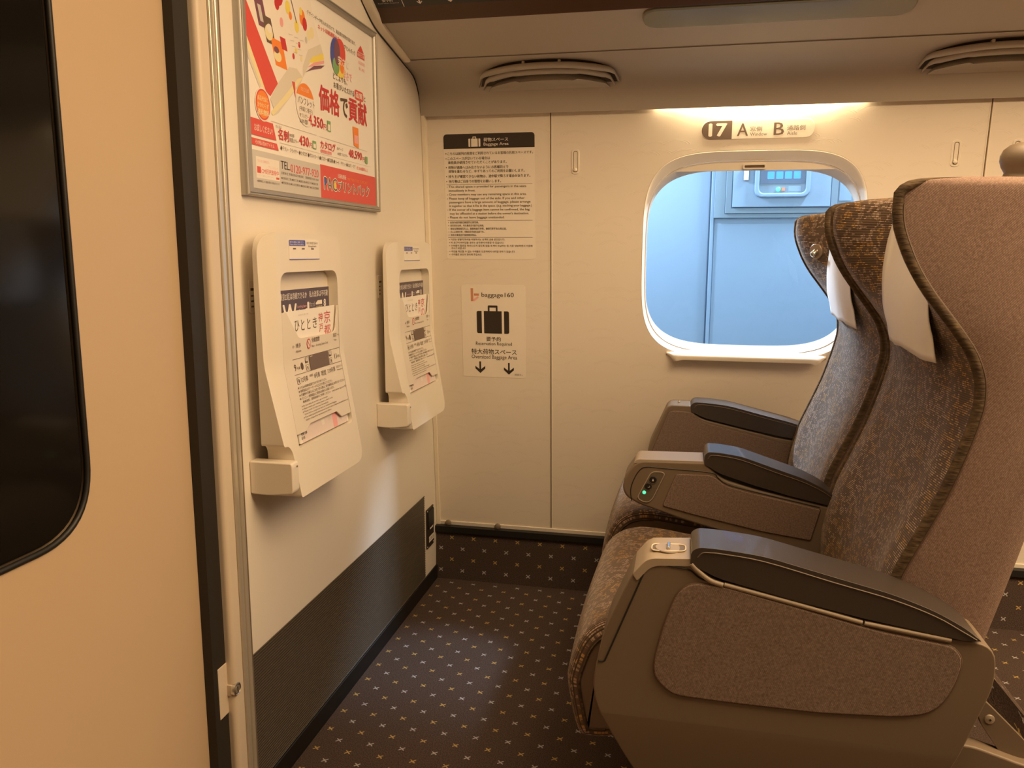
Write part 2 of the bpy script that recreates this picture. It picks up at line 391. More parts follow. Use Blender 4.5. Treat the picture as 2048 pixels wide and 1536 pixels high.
def cord():
    m, t, p, N, L = nt('gathered_velour_edge'); p.inputs['Roughness'].default_value = .8; p.inputs['Specular IOR Level'].default_value = .2
    tc = N.new('ShaderNodeTexCoord'); mp = N.new('ShaderNodeMapping'); mp.inputs['Scale'].default_value = (60, 60, 240); L.new(tc.outputs['Object'], mp.inputs['Vector'])
    n1 = N.new('ShaderNodeTexNoise'); n1.inputs['Scale'].default_value = 1.0; n1.inputs['Detail'].default_value = 2; L.new(mp.outputs[0], n1.inputs['Vector'])
    n2 = N.new('ShaderNodeTexNoise'); n2.inputs['Scale'].default_value = 45; L.new(tc.outputs['Object'], n2.inputs['Vector'])
    f = math_n(N, L, 'MULTIPLY', math_n(N, L, 'POWER', n1.outputs['Fac'], 2.2), math_n(N, L, 'MULTIPLY_ADD', n2.outputs['Fac'], 3.0, -.6))
    L.new(mixc(N, L, f, (.05, .034, .022), (.24, .165, .09)), p.inputs['Base Color'])
    b = N.new('ShaderNodeBump'); b.inputs['Strength'].default_value = .7; b.inputs['Distance'].default_value = .002; L.new(n1.outputs['Fac'], b.inputs['Height']); L.new(b.outputs['Normal'], p.inputs['Normal'])
    return m
M['cord'] = cord()

# ------------------------------------------------------------------ print builder (flat shapes and lettering gathered into one mesh)
_tc = {}
def text_geo(s, bold=0.0):
    if (s, bold) in _tc: return _tc[(s, bold)]
    c = bpy.data.curves.new('lettering', 'FONT'); c.body = s; c.resolution_u = 2
    o = bpy.data.objects.new('lettering', c); C.objects.link(o)
    dg = bpy.context.evaluated_depsgraph_get(); me = bpy.data.meshes.new_from_object(o.evaluated_get(dg))
    V = [(v.co.x, v.co.y) for v in me.vertices]; F = [tuple(p.vertices) for p in me.polygons]
    if bold:                   # heavier strokes: the same glyphs set again a hair to each side
        n = len(V); b0 = bold * 1.1
        W = [(b0, 0), (-b0, 0)] + ([(0, b0 * .8), (0, -b0 * .8)] if bold >= .02 else [])
        _tc[(s, bold)] = ([(x + dx, y + dy) for dx, dy in W for x, y in V], [F] * len(W), n)
    else: _tc[(s, bold)] = (V, [F], 0)
    bpy.data.objects.remove(o); bpy.data.curves.remove(c); bpy.data.meshes.remove(me)
    return _tc[(s, bold)]
class Print:
    def __init__(s, fn): s.fn = fn; s.V = []; s.F = []; s.m = []; s.mats = []; s.n = 0
    def mi(s, m):
        if m not in s.mats: s.mats.append(m)
        return s.mats.index(m)
    def geo(s, V, F, m, lay):
        b = len(s.V); s.n += 1; s.V += [s.fn(u, v, lay * .00007 + s.n * .000004) for u, v in V]; s.F += [tuple(i + b for i in f) for f in F]; s.m += [s.mi(m)] * len(F)
    def poly(s, pts, m, lay=1): s.geo(pts, [tuple(range(len(pts)))], m, lay)
    def rect(s, u0, v0, u1, v1, m, lay=1, r=0): s.poly(rrect(u0, v0, u1, v1, r) if r else [(u0, v0), (u1, v0), (u1, v1), (u0, v1)], m, lay)
    def line(s, u0, v0, u1, v1, w_, m, lay=2):
        d = Vector((u1 - u0, v1 - v0)); n = Vector((-d.y, d.x)).normalized() * w_ * .5
        s.poly([(u0 - n.x, v0 - n.y), (u1 - n.x, v1 - n.y), (u1 + n.x, v1 + n.y), (u0 + n.x, v0 + n.y)], m, lay)
    def disc(s, u, v, ru, rv, m, lay=2, n=24, a0=0, a1=2 * PI):
        s.poly([(u + ru * math.cos(a0 + (a1 - a0) * i / n), v + rv * math.sin(a0 + (a1 - a0) * i / n)) for i in range(n + (0 if abs(a1 - a0 - 2 * PI) < 1e-6 else 1))], m, lay)
    def text(s, t, u0, v0, u1, v1, m, lay=3, bold=0.0, rot=0):
        V, FS, nv = text_geo(t, bold)
        if not V: return
        xs = [a for a, _ in V]; ys = [b for _, b in V]; x0, x1, y0, y1 = min(xs), max(xs), min(ys), max(ys)
        cu, cv = (u0 + u1) / 2, (v0 + v1) / 2; cr, sr = math.cos(rot), math.sin(rot); W = []
        for a, b in V:
            pu = (a - x0) / max(1e-6, x1 - x0) * (u1 - u0) - (u1 - u0) / 2; pv = (b - y0) / max(1e-6, y1 - y0) * (v1 - v0) - (v1 - v0) / 2
            W.append((cu + pu * cr - pv * sr, cv + pu * sr + pv * cr))
        for k, F in enumerate(FS): s.geo(W[k * nv:(k + 1) * nv] if nv else W, F, m, lay)
    def build(s, name, parent=None):
        return mk(name, s.V, s.F, s.mats, parent, midx=s.m, recalc=False, angle=30)

# ------------------------------------------------------------------ setting: floor, ceiling, walls
def uvplane(name, P, uvs, m):
    return struct(mk(name, P, [tuple(range(len(P)))], m, uv=uvs))
FU, FV = .177, 1.669
FQ = [(-1.0, -.9), (6.0, -.9), (6.0, 2.492), (-1.0, 2.492)]
uvplane('floor', [(x, y, 0) for x, y in FQ], [(x - FU, y - FV) for x, y in FQ], M['carpet'])
RQ = [(0.0, 0.0), (6.0, 0.0), (6.0, .172), (0.0, .172)]
rz = struct(mk('trim_1', [(x, 2.490 + z * .06, z) for x, z in RQ], [(0, 1, 2, 3)], M['carpet'], uv=[(x - .056, z - .145) for x, z in RQ]))
struct(box('ceiling', (-1.0, -.9, 2.15), (6.0, 2.46, 2.20), M['rack']))
struct(box('wall_front', (-1.0, -.95, -.02), (6.0, -.90, 2.2), M['farside']))
struct(box('wall_right', (5.95, -.9, -.02), (6.0, 2.46, 2.2), M['cream']))

# bulkhead (wall_left) with its post, and the rest of it beyond the door
wl = struct(plate('wall_left', [(1.310, 0), (2.56, 0), (2.46, 2.15), (1.310, 2.15)], [], -.05, 0, YZ, M['cream']))
struct(box('wall_left_2', (-.05, -.9, 0), (0, .42, 2.15), M['cream']))
struct(box('light_block_left', (-.16, -.92, -.02), (-.12, 2.56, 2.2), M['farside']))  # added unseen behind door and bulkhead to stop sky light leaking in
struct(box('trim_2', (-.05, .42, 1.98), (0.0, 1.31, 2.15), M['cream']))
pp = fillet([(-.05, 1.246), (-.002, 1.246), (.004, 1.252), (.004, 1.276), (-.05, 1.276)], [0, .004, .004, 0, 0], 3)
post = struct(plate('trim_3', pp, [], 0, 1.99, XY, M['post'], angle=30))
def post_strip(name, y0, y1, x1, m, r):
    q = fillet([(-.03, y0), (x1, y0), (x1, y1), (-.03, y1)], [0, r, r, 0], 5)
    return plate(name, q, [], 0, 1.99, XY, m, post, angle=25)
post_strip('edge_strip', 1.277, 1.290, .008, M['champagne'], .003)
post_strip('edge_rail', 1.290, 1.302, .011, M['champagne'], .0055)
post_strip('edge_channel', 1.302, 1.3115, .007, M['bronze2'], .003)
struct(box('trim_4', (-.06, 1.205, 0), (-.012, 1.247, 1.99), M['darkgap']))
# black skirting along the bulkhead and below the window wall, light corner strip
struct(box('baseboard_left', (0, 1.31, 0), (.006, 2.50, .048), M['black'], bevel=.002))
struct(box('baseboard_back', (0, 2.488, .166), (6.0, 2.53, .186), M['black']))
cs = [(0.000, 2.520, .180), (0.000, 2.405, 1.53)]
struct(mk('trim_5', [(x, y + d, z) for (_, y, z) in cs for x, d in ((0.001, -.012), (.012, -.012), (.014, .02), (0.001, .02))],
          [(0, 1, 5, 4), (1, 2, 6, 5), (2, 3, 7, 6), (3, 0, 4, 7)], M['trimlight'], angle=20))

# window wall: tilted plane y = 2.53 - .077 z, made of panels about one seat pitch wide
T = .077
NRM = math.sqrt(1 + T * T)
def WP(x, z, d=0.0):            # d > 0 stands out from the wall into the cabin
    return Vector((x, 2.53 - T * z - d / NRM, z - d * T / NRM))
def super_pts(cx, cz, hx, hz, n=4.0, N=96, dome=0.0):
    out = []
    for i in range(N):
        t = 2 * PI * i / N; c, s = math.cos(t), math.sin(t)
        u = math.copysign(abs(c) ** (2 / n), c); v = math.copysign(abs(s) ** (2 / n), s)
        out.append((cx + hx * u, cz + hz * v))
    return out
WOUT = super_pts(.977, 1.0875, .311, .2975, 4.2)
wb = plate('wall_back', [(.394, .196), (1.5645, .196), (1.5645, 1.54), (.394, 1.54)], [WOUT], -.03, 0, lambda u, v, d: WP(u, v, d), M['wall'], angle=30)
struct(wb)
for x0, x1, nm in ((0.012, .3905, 'wall_panel'), (1.568, 2.742, 'wall_panel'), (2.7455, 6.0, 'wall_panel')):
    plate(nm, [(x0, .196), (x1, .196), (x1, 1.54), (x0, 1.54)], [], -.03, 0, lambda u, v, d: WP(u, v, d), M['wall'], wb, bevel=.0022, seg=2)
for i, x in enumerate((.3922, 1.5663, 2.7438)):
    plate('panel_joint', [(x - .0022, .19), (x + .0022, .19), (x + .0022, 1.54), (x - .0022, 1.54)], [], -.03, -.0035, lambda u, v, d: WP(u, v, d), M['bronze2'], wb)
for x in (.3895, .3955, 1.5630, 1.5695):
    plate('joint_bead', [(x - .0012, .196), (x + .0012, .196), (x + .0012, 1.54), (x - .0012, 1.54)], [], 0, .0012, lambda u, v, d: WP(u, v, d), M['trimlight'], wb)
plate('wall_foot', rrect(.004, .184, 5.9, .198, .002), [], -.025, .004, lambda u, v, d: WP(u, v, d), M['plastic2'], wb, bevel=.001)
struct(box('wall_back_upper', (0, 2.425, 1.535), (6.0, 2.455, 2.15), M['rack']))
struct(box('wall_back_lower', (-.05, 2.56, -.05), (6.0, 2.62, .80), M['rack']))
for k, (x, z, lab) in enumerate(((.040, .192, 'round rubber stopper at the foot of the window wall, nearest the bulkhead corner'), (.212, .192, 'round rubber stopper at the foot of the window wall, further from the bulkhead corner'))):
    c = WP(x, z, .003)
    tag(lathe('wall_stopper', [(.0105, 0), (.0105, .004), (.0095, .007), (.006, .0092), (.001, .010)], c, (0, -1, -T), M['knob']), lab, 'stopper', 'round stoppers along the wall foot')

# window reveal, pane, blind handle bar, ledge
wn = bpy.data.objects.new('window_1', None); C.objects.link(wn); wn.location = WP(.977, 1.07); wn['kind'] = 'structure'
def ring(cx, cz, hx, hz, n, d): return [WP(u, v, d) for u, v in super_pts(cx, cz, hx, hz, n)]
loops = [ring(.977, 1.0875, .311, .2975, 4.2, -.001), ring(.977, 1.0865, .3095, .296, 4.2, .0005), ring(.977, 1.0835, .3065, .291, 4.15, -.004), ring(.976, 1.080, .3035, .283, 4.05, -.016), ring(.976, 1.078, .3020, .279, 4.0, -.0195), ring(.976, 1.078, .3015, .2785, 4.0, -.026)]
grid('window_frame', loops, M['plastic'], wn, closed_u=True, angle=50)
loops = [ring(.976, 1.078, .3015, .2785, 4.0, -.024), ring(.976, 1.078, .2995, .2765, 4.0, -.0215), ring(.976, 1.077, .2975, .2745, 4.0, -.0240), ring(.974, 1.0755, .3005, .262, 3.85, -.052), ring(.974, 1.0745, .2995, .2575, 3.8, -.060), ring(.974, 1.0745, .310, .268, 3.8, -.066)]
grid('window_surround', loops, M['plastic2'], wn, closed_u=True, angle=50)
mk('window_pane', ring(.974, 1.0745, .312, .270, 3.8, -.064), [tuple(range(96))], M['glass'], wn)
# handle bar of the roller blind across the window head
bt = [(.974 + .252 * t, 1.3305 + .0225 * (1 - abs(t) ** 2.6)) for t in [i / 16 for i in range(-16, 17)]]
bar = plate('blind_bar', [(.722, 1.3295)] + bt + [(1.226, 1.3295)], [], -.050, -.0235, lambda u, v, d: WP(u, v, d), M['plastic'], wn, bevel=.001, seg=2)
plate('blind_handle', rrect(.944, 1.3325, 1.008, 1.3475, .0055), [rrect(.9485, 1.3365, 1.0035, 1.3435, .003)], -.0235, -.0165, lambda u, v, d: WP(u, v, d), M['plastic2'], bar, bevel=.001, seg=2)
plate('handle_slot', rrect(.9485, 1.3365, 1.0035, 1.3435, .003), [], -.0235, -.0228, lambda u, v, d: WP(u, v, d), M['bronze2'], bar)
# ledge under the window
rows = []
for i in range(41):
    t = i / 40; x = .748 + .458 * t; e = min(t, 1 - t) * 40
    out = .030 * smt(0, 2.6, e); drop = .012 * smt(0, 2.4, e) + .007 * math.exp(-((e - 2.2) / 1.1) ** 2)
    rows.append([WP(x, .806, -.022), WP(x, .8035, -.006), WP(x, .8025, .002 + out * .4), WP(x, .8005, .004 + out * .92), WP(x, .7985 - drop * .25, .005 + out), WP(x, .7975 - drop, .004 + out * .97), WP(x, .796 - drop, .002 + out * .8), WP(x, .792, .000), WP(x, .79, -.01)])
grid('window_ledge', rows, M['plastic'], wn, angle=60)

# luggage rack underside and the curved valance above the window wall
RP = [(2.4005, 1.545), (2.4000, 1.503), (2.3965, 1.4985), (2.391, 1.515), (2.384, 1.548), (2.372, 1.573), (2.352, 1.594), (2.328, 1.608), (2.290, 1.617), (2.2425, 1.6245)]
RP2 = [(2.2395, 1.6252), (2.2395, 1.6270), (2.03, 1.6715)]
def strip(name, prof, x0, x1, mats, parent=None, angle=40, nx=1):
    rows = [[Vector((x0 + (x1 - x0) * i / nx, y, z)) for y, z in prof] for i in range(nx + 1)]
    return grid(name, rows, mats, parent, angle=angle)
rack = thing('luggage_rack', 'beige overhead luggage rack with dark brown front lip above the window wall', 'luggage rack', (0.016, 2.2, 1.62))
strip('valance', RP, .0015, 6.0, M['rack'], rack)
strip('underside_panel', [(2.2425, 1.6330)] + RP2 + [(2.026, 1.678)], .016, 6.0, M['rack'], rack)
strip('front_lip', [(2.030, 1.6665), (2.026, 1.6685), (2.010, 1.6840), (1.994, 1.6920), (1.9915, 1.6945)], .016, 6.0, M['rackdark'], rack)
strip('rack_top', [(1.90, 1.735), (1.86, 1.80), (1.88, 1.84), (2.43, 1.86)], .016, 6.0, M['rackdark'], rack)
# curved trim where the rack meets the bulkhead
tp = spline([(1.93, 1.722), (1.964, 1.700), (2.035, 1.668), (2.135, 1.648), (2.244, 1.628)], 5)
V = []; F = []
for i, (y, z) in enumerate(tp):
    for x, h in ((.0015, .022), (.0015, -.004), (.004, -.0075), (.020, -.0075), (.0245, -.004), (.0245, .022)): V.append(Vector((x, y, z + h)))
for i in range(len(tp) - 1):
    for k in range(5): F.append((i * 6 + k, i * 6 + k + 1, (i + 1) * 6 + k + 1, (i + 1) * 6 + k))
struct(mk('trim_6', V, F, M['trimlight'], angle=40))
V, F = tube_geo([(.0008, y, z) for y, z in spline([(1.93, 1.718), (1.964, 1.6945), (2.035, 1.660), (2.135, 1.640), (2.244, 1.620), (2.328, 1.603), (2.37, 1.572), (2.40, 1.52), (2.412, 1.49), (2.45, 1.0), (2.52, .19)], 4)], .0017, 6)
struct(mk('trim_7', V, F, M['black']))
# sign band on the rack edge
SB0, SB1 = Vector((0, 1.992, 1.6935)), Vector((0, 1.90, 1.742))
sd = (SB1 - SB0).normalized(); sn = Vector((0, -sd.z, sd.y)); sn = sn if sn.z < 0 else -sn
def SBF(u, v, d): return SB0 + sd * v + Vector((u, 0, 0)) + sn * d
rs = thing('rack_sign', 'black sign band with white lettering and two arrows on the luggage rack edge', 'sign', SBF(.25, .02, 0))
plate('sign_panel', [(.016, -.001), (5.9, -.001), (5.9, .103), (.016, .103)], [], -.006, .0005, SBF, M['rackblack'], rs)
P_ = Print(lambda u, v, d: SBF(u, v, d + .0008))
P_.text('要予約', .0465, .0175, .0735, .0275, M['white'], bold=.01); P_.text('Reservation Required', .0335, .0108, .0870, .0150, M['grayprint'])
P_.build('sign_lettering', rs)
P_ = Print(lambda u, v, d: SBF(u, v, d + .0008)); P_.line(.0965, -.0005, .0965, .045, .0016, M['white']); P_.build('divider_line', rs)
for cx in (.1395, .2170):
    P_ = Print(lambda u, v, d: SBF(u, v, d + .0008))
    P_.poly([(cx - .0016, .008), (cx + .0016, .008), (cx + .0016, .026), (cx - .0016, .026)], M['white'], 2); P_.poly([(cx, .005), (cx + .0072, .0125), (cx + .0056, .0145), (cx, .0088), (cx - .0056, .0145), (cx - .0072, .0125)], M['white'], 3); P_.build('down_arrow', rs)

# long lamp cover on the rack underside
def RPF(u, v, d):            # v along the underside from the seam towards the aisle
    a = Vector((0, 2.2395, 1.6270)); b = Vector((0, 2.03, 1.6715)); t = (b - a).normalized(); n = Vector((0, -abs(t.z), -abs(t.y))).normalized()
    return a + t * v + n * d + Vector((u, 0, 0))
pl = thing('rack_lamp', 'long pill-shaped grey glossy lamp cover on the luggage rack underside', 'lamp', RPF(.978, .16, 0))
plate('lamp_cover', rrect(.672, .117, 1.284, .208, .0455, 12), [], -.002, .0085, RPF, M['gloss_gray'], pl, bevel=.005, seg=4)
plate('lamp_rim', rrect(.670, .115, 1.286, .2095, .047, 12), [], -.002, .0012, RPF, M['bronze2'], pl)

# round-backed air vents in the valance
def VF(s, d):                # position on the valance by arc length from the lower lip upwards
    pr = RP[3:]; acc = 0
    for a, b in zip(pr, pr[1:]):
        A = Vector((0, *a)); B = Vector((0, *b)); l = (B - A).length
        if s <= acc + l or b == pr[-1]:
            t = (B - A).normalized(); n = Vector((0, -abs(t.z), -abs(t.y)))
            return A + t * (s - acc) + n * d
        acc += l
def air_vent(cx, lab):
    v = thing('air_vent', lab, 'air vent', VF(.075, 0) + Vector((cx, 0, 0)), 'air vents in the valance')
    def seg(name, hw, s0, s1, d0, d1, m, nb=28, thick=True, edge=.006):
        rows = []
        for j in range(9):
            q = j / 8; row = []
            for i in range(nb + 1):
                t = -1 + 2 * i / nb; arc = s0 + (s1 - s0) * math.sqrt(max(0, 1 - abs(t) ** 2.0))
                s = s0 + (arc - s0) * q; P0 = VF(s, d0 + (d1 - d0) * q * (1 - abs(t) ** 10)); row.append(P0 + Vector((cx + hw * t, 0, 0)))
            rows.append(row)
        row = []
        for i in range(nb + 1):
            t = -1 + 2 * i / nb; arc = s0 + (s1 - s0) * math.sqrt(max(0, 1 - abs(t) ** 2.0)); row.append(VF(arc - .002, 0.0005) + Vector((cx + hw * t, 0, 0)))
        rows.append(row)
        return grid(name, rows, m, v, angle=50)
    seg('vent_shade', .197, .062, .176, .0006, .0008, M['ventshade'])  # flush dark sheet, paints the soft shade between the louvres
    seg('front_plate', .176, .048, .096, .002, .024, M['rack'])
    for k, (hw, sa, sb) in enumerate(((.203, .064, .162), (.190, .055, .126))):
        pts = []
        for i in range(33):
            t = -1 + 2 * i / 32; s = sa + (sb - sa) * math.sqrt(max(0, 1 - t * t)); pts.append(VF(s, .011 * (1 - abs(t) ** 8) + .001) + Vector((cx + hw * t, 0, 0)))
        V = []; F = []
        for i, p in enumerate(pts):
            t = -1 + 2 * i / 32; e = 1 - .6 * abs(t) ** 10
            for a in range(10):
                an = 2 * PI * a / 10
                V.append(p + Vector((0, math.cos(an) * .0145 * (e * .85 + .15), math.sin(an) * .0085 * (e * .85 + .15))))
        for i in range(32):
            for a in range(10): F.append((i * 10 + a, i * 10 + (a + 1) % 10, (i + 1) * 10 + (a + 1) % 10, (i + 1) * 10 + a))
        mk('louvre', V, F, M['rack'], v, angle=60)
    for dx in (-.055, .045): box('post', (cx + dx - .004, 2.275, 1.606), (cx + dx + .004, 2.300, 1.618), M['rack'], v, bevel=.002)
air_vent(.392, 'curved louvred air vent in the valance above the baggage notices')
air_vent(1.567, 'curved louvred air vent in the valance above the aisle seat headrest')

# lamp under the valance above the window
lw = thing('window_lamp', 'narrow glowing lamp strip under the valance above the window', 'lamp', (.975, 2.40, 1.50))
box('lamp_diffuser', (.745, 2.4015, 1.5185), (1.205, 2.4115, 1.5225), M['lamp'], lw)

# ------------------------------------------------------------------ signs on the window wall
def WF(off=.0012): return lambda u, v, d: WP(u, v, off + d)
def suitcase(P, u0, v0, u1, v1, m, lay=3):
    w_ = u1 - u0; h = v1 - v0; b = v0 + h * .80
    P.poly(fillet([(u0, v0), (u0 + w_ * .155, v0), (u0 + w_ * .155, b), (u0, b)], [h * .07, 0, 0, h * .07]), m, lay)
    P.poly(fillet([(u1 - w_ * .155, v0), (u1, v0), (u1, b), (u1 - w_ * .155, b)], [0, h * .07, h * .07, 0]), m, lay)
    P.rect(u0 + w_ * .225, v0, u1 - w_ * .225, b, m, lay)
    c = (u0 + u1) / 2; t = w_ * .04
    P.rect(c - w_ * .15, b, c - w_ * .15 + t * 1.3, v1 - t, m, lay); P.rect(c + w_ * .15 - t * 1.3, b, c + w_ * .15, v1 - t, m, lay)
    P.poly(fillet([(c - w_ * .15, v1 - t * 1.6), (c + w_ * .15, v1 - t * 1.6), (c + w_ * .15, v1), (c - w_ * .15, v1)], [0, 0, t, t]), m, lay)

n1 = thing('baggage_notice', 'tall baggage area notice with dark header and small print, upper one by the bulkhead corner', 'sign', WP(.205, 1.26))
plate('notice_sheet', rrect(.0640, 1.077, .3445, 1.449, .012), [], -.0005, .0008, lambda u, v, d: WP(u, v, d), M['sticker'], n1)
P = Print(WF(.0010))
P.poly(fillet([(.0640, 1.4065), (.3445, 1.4065), (.3445, 1.449), (.0640, 1.449)], [0, 0, .011, .011]), M['brownprint'], 1)
suitcase(P, .142, 1.4115, .179, 1.4405, M['sticker'], 2)
P.text('荷物スペース', .1885, 1.4255, .2645, 1.4365, M['sticker'], bold=.01); P.text('Baggage Area', .1890, 1.4115, .2655, 1.4225, M['sticker'])
ink = M['brownprint']
def V1(zy, scale=8.5333, oy=250):   # rows measured on the notice, top row 1.3935
    return zy
jp = [(1.3900, 'こちらは前列の座席をご利用されているお客様の共用スペースです。', .0755, .3395, 1), (1.3755, 'このスペースが空いている場合は', .0755, .2080, 1), (1.3640, '乗務員が使用させていただくことがあります。', .0765, .2590, 0), (1.3495, '荷物が通路へはみ出さないようにお客様同士で', .0765, .2640, 1), (1.3380, '荷物を重ねるなど、ゆずりあってのご利用をお願いします。', .0770, .3135, 0), (1.3230, '持ち主が確認できない荷物は、途中駅で降ろす場合があります。', .0770, .3310, 1), (1.3085, '持ち物はご自身での管理をお願いします。', .0775, .2410, 1)]
for v, s, u0, u1, b in jp:
    P.text(s, u0, v - .0018, u1, v + .0072, ink, bold=.012)
    if b: P.disc(.0705, v + .0026, .0015, .0015, ink, 3, 10)
def rule(v): P.rect(.0695, v, .3370, v + .0007, ink, 2)
rule(1.3015)
en = [(1.2920, 'This shared space is provided for passengers in the seats', .0765, .3180, 1), (1.2805, 'immediately in front.', .0760, .1600, 0), (1.2690, 'Crew members may use any remaining space in this area.', .0765, .3190, 1), (1.2570, 'Please keep all baggage out of the aisle. If you and other', .0765, .3130, 1), (1.2460, 'passengers have a large amount of baggage, please arrange', .0765, .3310, 0), (1.2350, 'it together so that it fits in the space. (e.g. stacking your baggage.)', .0765, .3350, 0), (1.2235, 'If the owner of a baggage item cannot be confirmed, the bag', .0770, .3280, 1), (1.2120, "may be offloaded at a station before the owner's destination.", .0775, .3260, 0), (1.2005, 'Please do not leave baggage unattended.', .0775, .2500, 1)]
for v, s, u0, u1, b in en:
    P.text(s, u0, v - .0018, u1, v + .0070, ink, bold=.004)
    if b: P.disc(.0715, v + .0026, .0011, .0011, ink, 3, 10)
rule(1.1945)
zh = [(1.1865, '此处为前列座位乘客的公用空间。', .0775, .1690), (1.1770, '该空间空出时，列车乘务员可能予以利用。', .0775, .1850), (1.1675, '请各位乘客相互礼让，重叠堆放行李等，确保行李不会占用过道。', .0775, .2560), (1.1580, '无人认领的行李，可能会在中途车站卸下车。', .0775, .1860), (1.1485, '请各位乘客自行保管随身物品。', .0780, .1610)]
for v, s, u0, u1 in zh: P.text(s, u0, v - .0012, u1, v + .0056, ink, bold=.008); P.disc(.0725, v + .002, .0011, .0011, ink, 3, 10)
rule(1.1435)
ko = [(1.1350, '이곳은 앞열의 좌석을 이용하시는 승객의 공용 공간입니다.', .0780, .2500, 1), (1.1255, '이 공간이 비어있을 경우는 승무원이 사용할 수 있습니다.', .0780, .2470, 1), (1.1160, '수하물이 통로로 튀어나오지 않도록 짐을 포개어 수납하는 등 서로 양보하면서 이용해', .0780, .3360, 1), (1.1085, '주시기 바랍니다.', .0790, .1260, 0), (1.0985, '주인을 확인할 수 없는 수하물은 도중역에서 내려질 경우가 있습니다.', .0785, .2820, 1), (1.0890, '수하물은 본인이 관리해 주십시오.', .0785, .1770, 1)]
for v, s, u0, u1, b in ko:
    P.text(s, u0, v - .0012, u1, v + .0052, ink, bold=.006)
    if b: P.disc(.0735, v + .002, .0011, .0011, ink, 3, 10)
P.build('notice_print', n1)

n2 = thing('baggage_sign', 'cream reserved baggage space sign with black suitcase symbol and two down arrows', 'sign', WP(.21, .85))
plate('sign_sheet', rrect(.1065, .703, .3120, .9975, .009), [], -.0005, .0008, lambda u, v, d: WP(u, v, d), M['sticker'], n2)
P = Print(WF(.0010)); k1 = (.3120 - .1065) / 893; k2 = .2945 / 1300     # measured at 893 x 1300 sheet units
def su(x): return .1065 + (x - 305) * k1
def sv(y): return .9975 - (y - 128) * k2
P.rect(su(440), sv(355), su(474), sv(175), M['copper'], 2); P.poly([(su(485), sv(278)), (su(555), sv(278)), (su(555), sv(248)), (su(485), sv(248))], M['copper'], 2)
P.poly([(su(474), sv(355)), (su(492), sv(355)), (su(555), sv(300)), (su(535), sv(285)), (su(474), sv(330))], M['pink'], 2)
P.text('baggage160', su(592), sv(312), su(1042), sv(232), ink, bold=.004)
suitcase(P, su(517), sv(803), su(972), sv(410), M['brownprint'], 2)
P.text('要予約', su(648), sv(912), su(852), sv(848), ink, bold=.008); P.text('Reservation Required', su(497), sv(985), su(1007), sv(922), ink)
P.text('特大荷物スペース', su(432), sv(1100), su(1072), sv(1022), ink, bold=.008); P.text('Oversized Baggage Area', su(432), sv(1180), su(1078), sv(1108), ink)
for cx, top in ((552, 1205), (960, 1215)):
    P.rect(su(cx - 12), sv(top + 150), su(cx + 12), sv(top), ink, 2)
    for sg in (-1, 1): P.poly([(su(cx), sv(top + 168)), (su(cx), sv(top + 120)), (su(cx + sg * 70), sv(top + 65)), (su(cx + sg * 70), sv(top + 103))], ink, 2)
P.text('2020.5 ~', su(1040), sv(1392), su(1155), sv(1368), ink)
P.build('sign_print', n2)

n3 = thing('seat_number_plate', 'pill-shaped seat plate reading 17 A B above the window', 'sign', WP(.976, 1.44))
plate('plate_body', rrect(.8255, 1.4150, 1.1275, 1.4650, .0248, 10), [], -.0005, .0014, lambda u, v, d: WP(u, v, d), M['sticker'], n3, bevel=.0008, seg=2)
P = Print(WF(.0016))
lp = [(.9080, 1.4150), (.9080, 1.4650)] + [(.8505 + .025 * math.cos(PI / 2 + PI * i / 16), 1.440 + .025 * math.sin(PI / 2 + PI * i / 16)) for i in range(17)]
P.poly(lp, M['brown3'], 1)
P.text('17', .8440, 1.4225, .8950, 1.4585, M['sticker'], bold=.035)
P.text('A', .9220, 1.4230, .9520, 1.4565, M['brown3'], bold=.008); P.text('B', 1.0205, 1.4230, 1.0480, 1.4565, M['brown3'], bold=.008)
P.text('窓側', .9570, 1.4345, .9890, 1.4475, M['brown3']); P.text('Window', .9575, 1.4225, 1.0030, 1.4315, M['brown3'])
P.text('通路側', 1.0555, 1.4345, 1.1035, 1.4485, M['brown3']); P.text('Aisle', 1.0560, 1.4225, 1.0830, 1.4320, M['brown3'])
P.build('plate_print', n3)

def coat_hook(x, z0, z1, lab):
    h = thing('coat_hook', lab, 'coat hook', WP(x, z0), 'folding coat hooks on the window wall')
    c = (z0 + z1) / 2
    plate('hook_plate', rrect(x - .0115, z0, x + .0115, z1, .0112, 7), [rrect(x - .0062, z0 + .0055, x + .0062, z1 - .0055, .006, 6)], -.001, .0022, lambda u, v, d: WP(u, v, d), M['plastic'], h, bevel=.001, seg=2)
    plate('hook_recess', rrect(x - .0063, z0 + .0053, x + .0063, z1 - .0053, .006, 6), [], -.001, .0004, lambda u, v, d: WP(u, v, d), M['bronze2'], h)
    plate('hook_arm', rrect(x - .0048, z0 + .014, x + .0048, z1 - .0072, .0045, 6), [], -.001, .0018, lambda u, v, d: WP(u, v, d), M['plastic'], h, bevel=.0008, seg=2)
    cc = WP(x, z0 + .0128, .0022)
    lathe('hook_tip', [(.0030, -.002), (.0050, .000), (.0056, .0025), (.0046, .005), (.002, .0066), (.0002, .007)], cc, (0, -1, -T), M['trimlight'], h, n=16)
coat_hook(.4665, 1.327, 1.398, 'slim folding coat hook on the wall between the baggage notice and the window')
coat_hook(1.492, 1.330, 1.399, 'slim folding coat hook right of the window, before the next wall joint')
coat_hook(1.639, 1.327, 1.398, 'slim folding coat hook beyond the wall joint, behind the round seat knob')

